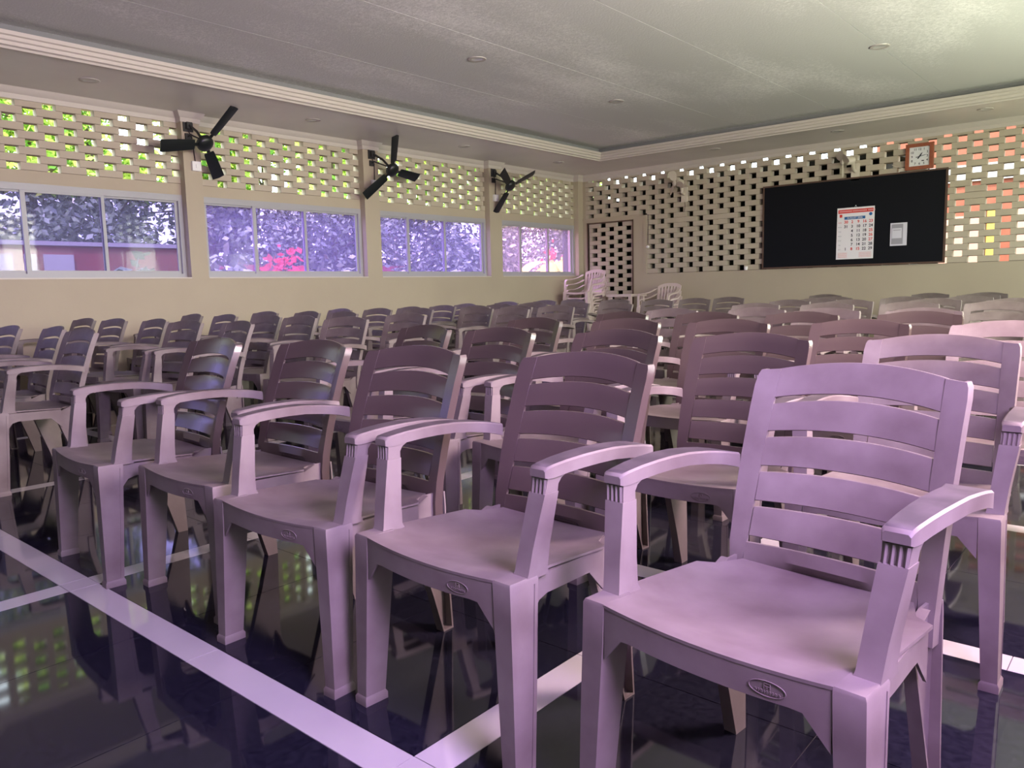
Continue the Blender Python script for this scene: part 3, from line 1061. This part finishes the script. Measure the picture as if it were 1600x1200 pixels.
FANS = [((4.313, 2.848), (-7.95, 4.346, 2.626), (0.754, 0.133, -0.643), 12, 'black three-blade fan on the pillar left of the second violet window', (4.37, 2.43)),
        ((6.82, 2.83), (-7.93, 6.916, 2.60), (0.816, 0.071, -0.574), 54, 'black three-blade fan on the middle pillar, one blade pointing straight up', (6.85, 2.45)),
        ((9.22, 2.82), (-7.93, 9.272, 2.593), (0.754, 0.133, -0.643), 96, 'black three-blade fan on the pillar nearest the far corner', (9.25, 2.44))]
for pl, hub, nn, ph, lab, bx in FANS:
    big_fan(pl, hub, nn, ph, lab, bx)
for (bx, lab) in ((FANS[0][5], 'white switch box under the fan nearest the camera'), (FANS[1][5], 'pale switch box under the middle black fan'), (FANS[2][5], 'pale switch box under the fan nearest the far corner')):
    bm = bmesh.new()
    box(bm, 0, 0.035, -0.05, 0.05, -0.05, 0.05)
    bevel(bm, 0.006, 2)
    box(bm, 0.035, 0.042, -0.012, 0.012, -0.02, 0.02)
    o = obj('switch_box', bm, M['white'])
    o.location = (XL, bx[0], bx[1])
    tag(o, lab, 'switch', 'switch boxes under the black fans')


# ------------------------------------------------------------------ two small cream fans on the far wall
def small_fan(loc, aim, phase, label):
    t = thing('small_wall_fan', label, 'fan', (loc[0], YF, loc[2]), 0, 'small cream fans on the far wall')
    bm = bmesh.new()
    box(bm, -0.055, 0.055, -0.03, 0.0, -0.17, 0.06)
    bevel(bm, 0.012, 2)
    for k in range(3):
        tube(bm, [(0, -0.03, -0.12 + 0.05 * k), (0, -0.036, -0.12 + 0.05 * k)], 0.012, 10)
    obj('wall_mount', bm, M['fan_cream'], t, smooth=40)
    n = Vector(aim).normalized()
    hub = Vector((loc[3], -0.24, loc[4]))
    a = n.cross(Vector((0, 0, 1))).normalized()
    b = n.cross(a)
    rot = Matrix((a, b, n)).transposed().to_4x4()
    rot.translation = hub
    bm = bmesh.new()
    tube(bm, [(0, -0.02, -0.05), (0, -0.10, -0.03), hub - n * 0.13], [0.02, 0.022, 0.03], 10)
    obj('neck', bm, M['fan_cream'], t, smooth=40)
    bm = bmesh.new()
    lathe(bm, [(0.0, -0.16), (0.04, -0.155), (0.055, -0.12), (0.055, -0.05), (0.035, -0.035), (0.012, -0.03), (0.012, 0.0), (0.035, 0.0), (0.04, 0.02), (0.02, 0.035), (0.0, 0.038)], 20)
    bm.transform(rot)
    obj('motor_housing', bm, M['fan_cream'], t, smooth=40)
    for k in range(3):
        an = math.radians(phase) + k * 2 * math.pi / 3
        bm = bmesh.new()
        rings = []
        for r, w, o in ((0.03, 0.018, 0.0), (0.07, 0.045, 0.01), (0.12, 0.065, 0.02), (0.17, 0.065, 0.03), (0.195, 0.04, 0.035), (0.20, 0.01, 0.035)):
            tw = math.radians(28)
            c0, s0 = math.cos(tw), math.sin(tw)
            rings.append([(r, -w * c0 + o, -w * s0), (r, w * c0 + o, w * s0), (r, w * c0 + o, w * s0 + 0.003), (r, -w * c0 + o, -w * s0 + 0.003)])
        loft(bm, rings)
        bm.transform(rot @ Matrix.Rotation(an, 4, 'Z'))
        obj('blade', bm, M['fan_cream'], t, smooth=40)
    bm = bmesh.new()
    tube(bm, [(0.0, -0.01, -0.17), (0.01, -0.015, -0.25), (-0.01, -0.01, -0.33)], 0.003, 5)
    obj('cord', bm, M['cable'], t)


small_fan((-6.22, 0, 2.53, -0.05, 0.11), (-0.35, -0.9, -0.15), 35, 'small cream fan on the far brick screen, left of the blackboard')
small_fan((-3.58, 0, 2.59, -0.10, 0.07), (-0.8, -0.55, -0.15), 60, 'small cream fan on the far wall, above the blackboard')

# ------------------------------------------------------------------ blackboard, calendar, notice, clock
BX0, BX1, BZ0, BZ1 = -4.90, -2.42, 1.240, 2.465
t = thing('blackboard', 'large blackboard with thin dark frame on the far brick wall', 'blackboard', ((BX0 + BX1) / 2, YF, BZ0))
hw_ = (BX1 - BX0) / 2
bm = bmesh.new()
box(bm, -hw_ + 0.01, hw_ - 0.01, -0.030, -0.004, 0.01, BZ1 - BZ0 - 0.01)
obj('board_surface', bm, M['board'], t)
bm = bmesh.new()
H_ = BZ1 - BZ0
for b in ((-hw_, hw_, 0, 0.022), (-hw_, hw_, H_ - 0.022, H_)):
    box(bm, b[0], b[1], -0.038, -0.002, b[2], b[3])
for b in ((-hw_, -hw_ + 0.022), (hw_ - 0.022, hw_)):
    box(bm, b[0], b[1], -0.038, -0.002, 0.022, H_ - 0.022)
obj('board_frame', bm, M['board_frame'], t)

YB_ = YF - 0.031
FACE = lambda x, z, y=0.0: Matrix.Translation((x, y, z)) @ Matrix.Rotation(math.radians(90), 4, 'X')
# calendar
CW, CH = 0.50, 0.715
t = thing('wall_calendar', 'white month calendar with red and black numerals on the blackboard', 'calendar', (-3.555, YB_, 1.337))
bm = bmesh.new()
n = 12
rings = []
for k in range(n + 1):
    z = CH * k / n
    dy = -0.004 - 0.010 * (1 - k / n) ** 2
    rings.append([(-CW / 2, dy, z), (CW / 2, dy, z), (CW / 2, dy + 0.003, z), (-CW / 2, dy + 0.003, z)])
loft(bm, rings)
sheet = obj('sheet', bm, M['paper'], t, smooth=40)


def cy(z):
    return -0.0045 - 0.010 * (1 - z / CH) ** 2


bm = bmesh.new()
box(bm, -CW / 2 + 0.015, CW / 2 - 0.015, cy(0.66) - 0.0015, cy(0.66), 0.640, 0.690)
obj('title_band', bm, M['red_ink'], sheet)
bm = bmesh.new()
x = -CW / 2 + 0.03
for w in (0.17, 0.10, 0.08, 0.09):
    k = 0
    while k < w:
        box(bm, x + k, x + k + 0.011, cy(0.66) - 0.0022, cy(0.66) - 0.0014, 0.655, 0.676)
        k += 0.016
    x += w + 0.012
obj('title_lettering', bm, M['pink_ink'], sheet)
bm = bmesh.new()
box(bm, -0.15, 0.13, cy(0.57) - 0.0015, cy(0.57), 0.552, 0.590)
obj('month_band', bm, M['blue_ink'], sheet)
bm = text_bm('AUGUST 2026', 0.034, mtx=FACE(-0.01, 0.571, cy(0.57) - 0.0025))
obj('month_lettering', bm, M['paper'], sheet)
bm = bmesh.new()
tube(bm, [(0.20, cy(0.61), 0.610), (0.20, cy(0.61) - 0.002, 0.610)], 0.022, 20)
obj('round_logo', bm, M['blue_ink'], sheet)
bm = bmesh.new()
box(bm, -0.215, -0.180, cy(0.6) - 0.0012, cy(0.6), 0.585, 0.625)
obj('square_logo', bm, M['red_ink'], sheet)
cols = [['30', '31', '', '', '', '', '1'], ['2', '3', '4', '5', '6', '7', '8'], ['9', '10', '11', '12', '13', '14', '15'], ['16', '17', '18', '19', '20', '21', '22'], ['23', '24', '25', '26', '27', '28', '29']]
reds = {'30', '2', '9', '16', '23', '8', '15', '25', '26', '27'}
bk, rd, gy = bmesh.new(), bmesh.new(), bmesh.new()
for ci, c_ in enumerate(cols):
    for ri, s in enumerate(c_):
        if not s:
            continue
        z = 0.515 - ri * 0.0625
        text_bm(s, 0.054, bm=(rd if s in reds else bk), mtx=FACE(-0.125 + ci * 0.083, z, cy(z) - 0.002), font_bold=0.0012)
for ri, s in enumerate(('SUN', 'MON', 'TUE', 'WED', 'THU', 'FRI', 'SAT')):
    z = 0.510 - ri * 0.0625
    text_bm(s, 0.022, bm=(rd if ri == 0 else gy), mtx=FACE(-0.208, z, cy(z) - 0.002))
obj('black_numerals', bk, M['ink'], sheet)
obj('red_numerals', rd, M['red_ink'], sheet)
obj('weekday_lettering', gy, M['grey_print'], sheet)
bm = bmesh.new()
for (x0, x1) in ((-0.225, -0.10), (0.06, 0.225)):
    for r in range(6):
        z = 0.085 - r * 0.0125
        x = x0
        while x < x1:
            w = random.uniform(0.006, 0.016)
            box(bm, x, min(x + w, x1), cy(z) - 0.001, cy(z), z, z + 0.006)
            x += w + 0.005
obj('small_print', bm, M['pink_ink'], sheet)
bm = bmesh.new()
tube(bm, [(0, 0.001, CH + 0.022), (0, -0.012, CH + 0.022)], 0.006, 8)
tube(bm, [(-0.02, -0.003, CH - 0.002), (0, -0.006, CH + 0.020), (0.02, -0.003, CH - 0.002)], 0.0015, 5)
obj('nail', bm, M['white'], t)

# notice sheet in a clear sleeve (its printed code is left out)
t = thing('notice_sheet', 'small grey printed notice in a plastic sleeve on the blackboard', 'notice', (-2.99, YB_, 1.492))
bm = bmesh.new()
box(bm, -0.105, 0.105, -0.004, -0.0005, 0, 0.305)
sl = obj('plastic_sleeve', bm, M['sleeve'], t)
bm = bmesh.new()
box(bm, -0.090, 0.055, -0.0055, -0.004, 0.02, 0.288)
obj('grey_sheet', bm, M['grey_print'], sl)
bm = bmesh.new()
box(bm, -0.082, 0.040, -0.0065, -0.0055, 0.10, 0.235)
obj('white_label', bm, M['sleeve'], sl)
bm = bmesh.new()
box(bm, -0.068, 0.025, -0.0072, -0.0065, 0.205, 0.214)
obj('label_line', bm, M['grey_print'], sl)

# clock, hung a little tilted forward
t = thing('wall_clock', 'square wall clock with red-brown wooden frame above the blackboard', 'clock', (-2.765, YF - 0.01, 2.475))
bm = bmesh.new()
CS = 0.168
for (a, b, c_, d) in ((-CS, CS, 0, 0.045), (-CS, CS, 2 * CS - 0.045, 2 * CS), (-CS, -CS + 0.045, 0.045, 2 * CS - 0.045), (CS - 0.045, CS, 0.045, 2 * CS - 0.045)):
    box(bm, a, b, -0.05, -0.002, c_, d)
bevel(bm, 0.006, 2)
fr = obj('clock_frame', bm, M['clock_wood'], t, smooth=40)
bm = bmesh.new()
box(bm, -CS + 0.04, CS - 0.04, -0.03, -0.004, 0.04, 2 * CS - 0.04)
fc = obj('clock_face', bm, M['clock_face'], t)
bm = bmesh.new()
for k in range(12):
    an = math.radians(90 - 30 * (k + 1))
    sxx, syy = math.cos(an), math.sin(an)
    q = 0.100 / max(abs(sxx), abs(syy), 0.78) * 0.92
    text_bm(str(k + 1), 0.040, bm=bm, mtx=FACE(q * sxx, CS + q * syy, -0.0315), font_bold=0.0006)
obj('clock_numerals', bm, M['ink'], fc)


def hand(name, ang, ln, w, tail=0.02):
    bm = bmesh.new()
    loft(bm, [[(-w, -0.036, -tail), (w, -0.036, -tail), (w, -0.034, -tail), (-w, -0.034, -tail)], [(-w * 1.3, -0.036, ln * 0.5), (w * 1.3, -0.036, ln * 0.5), (w * 1.3, -0.034, ln * 0.5), (-w * 1.3, -0.034, ln * 0.5)], [(-0.001, -0.036, ln), (0.001, -0.036, ln), (0.001, -0.034, ln), (-0.001, -0.034, ln)]])
    bm.transform(Matrix.Translation((0, 0, CS)) @ Matrix.Rotation(math.radians(ang), 4, 'Y'))
    obj(name, bm, M['ink'], fc)


hand('hour_hand', 35, 0.060, 0.006, 0.035)
hand('minute_hand', 78, 0.088, 0.003, 0.045)
bm = bmesh.new()
box(bm, 0.025, 0.055, -0.032, -0.030, 0.105, 0.117)
obj('face_logo', bm, M['ink'], fc)

# little things on and by the far wall
bm = bmesh.new()
lathe(bm, [(0.02, 0), (0.026, 0.002), (0.03, 0.055), (0.028, 0.056), (0.022, 0.05), (0.0, 0.05)], 16)
o = obj('white_cup', bm, M['white'], None, smooth=40)
o.location = (-5.155, YF - 0.035, SILL)
tag(o, 'small white cup on the ledge left of the blackboard', 'cup')
bm = bmesh.new()
box(bm, -0.10, XR - 0.0 if False else 0.10, 0, 0.0, 0, 0) if False else None
tube(bm, [(0, 0, 0), (0.0, -0.02, 0), (0.0, -0.05, 0.0)], [0.02, 0.024, 0.014], 12)
o = obj('lamp_holder', bm, M['white'], None, smooth=40)
o.location = (-6.90, YF, 1.68)
tag(o, 'small white bulb holder on the brick screen beside the screened opening', 'lamp holder')
bm = bmesh.new()
tube(bm, [(0, -0.006, 0.52), (0.006, -0.010, 0.35), (-0.004, -0.008, 0.16), (0.0, -0.012, 0.03)], 0.004, 6)
o = obj('hanging_cable', bm, M['cable'])
o.location = (-6.90, YF, 1.70)
tag(o, 'thin dark cable running down to the white bulb holder', 'cable')
bm = bmesh.new()
tube(bm, [(0, 0, 0), (0.05, -0.015, -0.03), (0.12, -0.02, -0.05), (0.17, -0.02, -0.075)], 0.004, 6)
box(bm, 0.09, 0.17, -0.03, -0.002, -0.10, -0.06)
o = obj('clock_cable', bm, M['fan_cream'])
o.location = (-3.11, YF, 2.575)
tag(o, 'short cable with small adaptor left of the wall clock', 'cable')


# ------------------------------------------------------------------ recessed downlights
def downlight(name, loc, label, grp, proto_=[None]):
    if proto_[0] is None:
        t = thing(name, label, 'ceiling light', loc, 0, grp)
        bm = bmesh.new()
        lathe(bm, [(0.055, -0.001), (0.078, -0.008), (0.085, -0.006), (0.087, 0.0), (0.075, 0.003), (0.055, 0.003)], 28)
        obj('trim_ring', bm, M['lamp_ring'], t, smooth=40)
        bm = bmesh.new()
        lathe(bm, [(0.0, -0.001), (0.05, -0.0015), (0.056, -0.003), (0.056, 0.002), (0.0, 0.002)], 24)
        obj('lens', bm, M['lamp_glass'], t, smooth=40)
        proto_[0] = t
        return t
    return dup(proto_[0], loc, 0, label, grp)


g1, g2 = 'downlights in the lowered border of the ceiling', 'downlights in the raised middle of the ceiling'
for (x, y, lab) in ((-7.62, 3.09, 'round downlight in the ceiling border above the first left window'),
                    (-7.64, 5.50, 'round downlight in the ceiling border above the second left window'),
                    (-7.62, 7.95, 'round downlight in the ceiling border above the third left window'),
                    (-7.60, 10.05, 'round downlight in the ceiling border near the far left corner'),
                    (-5.34, 10.84, 'round downlight in the far ceiling border, left of the blackboard'),
                    (-3.59, 10.84, 'round downlight in the far ceiling border, above the blackboard'),
                    (-1.90, 10.80, 'round downlight in the far ceiling border, right of the clock')):
    downlight('downlight', (x, y, ZC), lab, g1)
for (x, y, lab) in ((-5.15, 5.58, 'round downlight in the raised ceiling, nearest the camera'),
                    (-5.15, 7.95, 'round downlight in the raised ceiling, farthest back'),
                    (-2.27, 7.93, 'round downlight in the raised ceiling on the right, on a board joint')):
    downlight('downlight', (x, y, ZT), lab, g2)

# ------------------------------------------------------------------ outside: ground, added eaves, garden and neighbouring walls
bm = bmesh.new()
box(bm, -60, 40, -30, 60, -0.4, -0.12)
struct('ground', bm, M['earth'])
bm = bmesh.new()
box(bm, XL - 0.3, XL - TW, YB - 1, YF + 0.9, 3.30, 3.42)
box(bm, XR + TW, XR + 1.6, YB - 1, YF + 0.9, 3.30, 3.42)
box(bm, XL - TW, XR + TW, YF + TW, YF + 0.6, 3.30, 3.42)
struct('sun_blocking_eaves', bm, M['concrete'])  # unseen overhangs, added to keep the sun out of the side windows

t = thing('garden_wall', 'dark red garden wall with pale panels beyond the left windows', 'wall', (-12.6, 0, -0.12))
bm = bmesh.new()
box(bm, -0.1, 0.1, -8, 6.3, 0, 1.93)
obj('wall_body', bm, M['red_wall'], t)
bm = bmesh.new()
box(bm, -0.14, 0.14, -8, 6.3, 1.93, 1.99)
obj('coping', bm, M['pale_panel'], t)
for (a, b) in ((2.6, 3.82), (3.97, 4.12), (4.22, 4.62)):
    bm = bmesh.new()
    box(bm, 0.1, 0.14, a, b, 0.3, 1.80)
    obj('pale_panel', bm, M['pale_panel'], t)
bm = bmesh.new()
box(bm, -17.2, -17.0, 6, 30, -0.12, 1.75)
o = obj('red_boundary_wall', bm, M['red_wall'])
tag(o, 'long red boundary wall glimpsed through the middle left windows', 'wall')


def leaf(bm, p, ln, w, mi):
    u = Vector((random.uniform(-1, 1), random.uniform(-1, 1), random.uniform(-0.9, 0.4))).normalized()
    s = u.cross(Vector((random.uniform(-1, 1), random.uniform(-1, 1), random.uniform(-1, 1)))).normalized()
    v = [bm.verts.new(q) for q in (p, p + u * ln * 0.45 + s * w, p + u * ln, p + u * ln * 0.45 - s * w)]
    f = bm.faces.new(v)
    f.material_index = mi


def tree(x, y, h, spread, n, name, label, lsize=0.16, low=0.0, mats=('leaf1', 'leaf2'), trunk_r=0.10):
    t = thing(name, label, 'tree' if h > 2.5 else 'shrub', (x, y, -0.12), 0, 'trees and shrubs in the garden')
    bm = bmesh.new()
    top = Vector((random.uniform(-0.3, 0.3), random.uniform(-0.3, 0.3), h * 0.8))
    tube(bm, [(0, 0, 0), top * 0.4 + Vector((0.1, 0, 0)), top * 0.7, top], [trunk_r, trunk_r * 0.8, trunk_r * 0.6, trunk_r * 0.3], 8)
    for k in range(5):
        a = random.uniform(0, 6.28)
        z = h * random.uniform(0.35, 0.7)
        tube(bm, [(0, 0, z), (math.cos(a) * spread * 0.4, math.sin(a) * spread * 0.4, z + 0.3), (math.cos(a) * spread * 0.8, math.sin(a) * spread * 0.8, z + random.uniform(0.2, 0.8))], [trunk_r * 0.45, trunk_r * 0.3, trunk_r * 0.12], 6)
    obj('trunk', bm, M['trunk'], t, smooth=60)
    bm = bmesh.new()
    clumps = []
    for _ in range(int(10 + 14 * spread)):
        a_, q_ = random.uniform(0, 6.283), math.sqrt(random.random()) * max(0.1, spread - 0.35)
        clumps.append((Vector((math.cos(a_) * q_, math.sin(a_) * q_, random.uniform(low, 1) * h)), random.uniform(0.5, 1.0) * min(0.8, spread)))
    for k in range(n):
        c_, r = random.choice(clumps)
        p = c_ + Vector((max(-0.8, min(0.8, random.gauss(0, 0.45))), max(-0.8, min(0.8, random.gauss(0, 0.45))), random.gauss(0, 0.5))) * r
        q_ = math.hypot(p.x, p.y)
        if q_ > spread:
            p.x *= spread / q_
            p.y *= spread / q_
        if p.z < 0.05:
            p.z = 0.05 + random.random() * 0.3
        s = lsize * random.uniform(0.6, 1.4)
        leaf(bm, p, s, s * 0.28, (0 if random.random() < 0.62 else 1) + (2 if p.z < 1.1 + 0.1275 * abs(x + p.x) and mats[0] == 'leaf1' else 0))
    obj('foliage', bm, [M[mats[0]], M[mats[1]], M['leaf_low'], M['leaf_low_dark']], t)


TREES = [
    (-14.0, 1.8, 5.6, 1.25, 'leafy tree above the garden wall at the far left edge of the first left window'),
    (-14.0, 4.7, 5.6, 1.25, 'dense leafy tree above the garden wall, seen in the first left window'),
    (-14.0, 7.6, 5.8, 1.25, 'leafy tree half hidden by the pillar between the first two left windows'),
    (-14.0, 10.5, 5.6, 1.25, 'leafy tree filling the right half of the second left window'),
    (-14.0, 13.4, 5.9, 1.25, 'leafy tree filling the third left window'),
    (-14.0, 16.3, 5.7, 1.25, 'leafy tree at the left of the last left window'),
    (-14.0, 19.2, 6.0, 1.25, 'leafy tree at the right of the last left window'),
    (-18.0, 3.2, 7.0, 1.80, 'far tree beyond the garden wall, furthest to the left'),
    (-18.0, 7.3, 7.4, 1.80, 'far tree showing between branches in the first left window'),
    (-18.0, 11.4, 7.2, 1.80, 'far tree showing between branches in the second left window'),
    (-18.0, 15.5, 7.6, 1.80, 'far tree at the left edge of the third left window'),
    (-18.0, 19.6, 7.4, 1.80, 'far tree at the right edge of the third left window'),
    (-18.0, 23.7, 7.8, 1.80, 'far tree showing between branches in the last left window'),
]
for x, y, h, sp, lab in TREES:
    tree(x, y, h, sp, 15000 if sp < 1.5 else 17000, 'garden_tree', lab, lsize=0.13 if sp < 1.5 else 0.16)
for x, y, h, sp, n, lab, mm, ls in (
        (-11.3, 6.35, 1.55, 0.40, 420, 'spiky light shrub at the lower left of the second left window', ('leaf1', 'leaf1'), 0.26),
        (-11.9, 7.7, 1.75, 0.50, 700, 'red-leaved shrub low in the second left window', ('leaf3', 'leaf3'), 0.18),
        (-12.0, 9.0, 1.65, 0.50, 700, 'pale shrub low at the right of the second left window', ('leaf1', 'leaf2'), 0.20),
        (-12.0, 12.6, 1.7, 0.55, 700, 'low leafy shrub beneath the third left window', ('leaf1', 'leaf2'), 0.20),
        (-11.9, 15.4, 1.8, 0.50, 600, 'red-leaved shrub low in the last left window', ('leaf3', 'leaf1'), 0.22),
        (-11.2, 4.9, 1.50, 0.35, 260, 'small bright shrub against the garden wall in the first left window', ('leaf1', 'leaf1'), 0.22)):
    tree(x, y, h, sp, n, 'garden_shrub', lab, lsize=ls, mats=mm, trunk_r=0.03)


# banana plant with broad arching leaves by the last window
def banana(x, y, label, n=7, h=2.0):
    t = thing('banana_plant', label, 'plant', (x, y, -0.12), 0, 'banana plants in the garden')
    bm = bmesh.new()
    tube(bm, [(0, 0, 0), (0.03, 0, h * 0.4), (0.0, 0.03, h * 0.8)], [0.11, 0.09, 0.05], 10)
    obj('stem', bm, M['leaf2'], t, smooth=60)
    for k in range(n):
        a = k * 2.4 + random.uniform(-0.3, 0.3)
        d = Vector((math.cos(a), math.sin(a), 0))
        s = Vector((-d.y, d.x, 0))
        ln = random.uniform(1.1, 1.7)
        bm = bmesh.new()
        rings = []
        for q in range(11):
            tq = q / 10
            p = Vector((0, 0, h * 0.75)) + d * ln * tq * 0.85 + Vector((0, 0, ln * (0.85 * tq - 1.05 * tq * tq)))
            w = 0.24 * math.sin(math.pi * min(1, tq * 0.95 + 0.03)) ** 0.6 + 0.01
            rings.append([p - s * w + Vector((0, 0, -0.06 * w)), p - s * w * 0.5, p + Vector((0, 0, -0.02)), p + s * w * 0.5, p + s * w + Vector((0, 0, -0.06 * w))])
        loft(bm, rings, cap=False, closed=False)
        obj('leaf', bm, M['leaf1'], t, smooth=60)


banana(-10.7, 14.2, 'broad-leaved banana plant close outside the last left window')
banana(-10.4, 9.2, 'broad-leaved banana plant outside the third left window', 6, 1.6)

# beyond the far wall: a dark shed on the left, a sunlit orange house to the right
t = thing('shed', 'dark lean-to shed close behind the far brick screen', 'shed', (-7.0, YF + TW, -0.12))
bm = bmesh.new()
box(bm, -1.9, 3.75, 2.2, 2.4, 0, 3.0)
box(bm, 3.65, 3.75, 0.02, 2.2, 0, 2.86)
box(bm, -1.9, -1.8, 0.02, 2.2, 0, 2.86)
obj('shed_wall', bm, M['shed'], t)
bm = bmesh.new()
loft(bm, [[(-2.0, 0.01, 2.86), (-2.0, 0.01, 2.92), (-2.0, 2.5, 3.06), (-2.0, 2.5, 3.00)], [(3.85, 0.01, 2.86), (3.85, 0.01, 2.92), (3.85, 2.5, 3.06), (3.85, 2.5, 3.00)]])
obj('shed_roof', bm, M['shed'], t)
t = thing('orange_house', 'sunlit orange and peach house seen through the right of the far screen', 'house', (0.5, 17.5, -0.12))
bm = bmesh.new()
box(bm, -5.5, 6, 0, 0.3, 0, 5.2)
obj('house_wall', bm, M['orange_wall'], t)
for (a, b, z0, z1, mm) in ((-5.4, -3.47, 0, 2.35, 'peach_wall'), (-3.45, -3.25, 0, 2.5, 'ochre'), (-2.95, -2.55, 0, 2.45, 'peach_wall'), (-2.2, 0.6, 0, 2.3, 'peach_wall'), (-5.5, 1.0, 3.0, 3.32, 'pale_panel')):
    bm = bmesh.new()
    box(bm, a, b, -0.06, 0.0, z0, z1)
    obj('painted_panel', bm, M[mm], t)
bm = bmesh.new()
box(bm, -5.8, 6.3, -0.5, 0.6, 5.2, 5.35)
obj('house_roof', bm, M['concrete'], t)
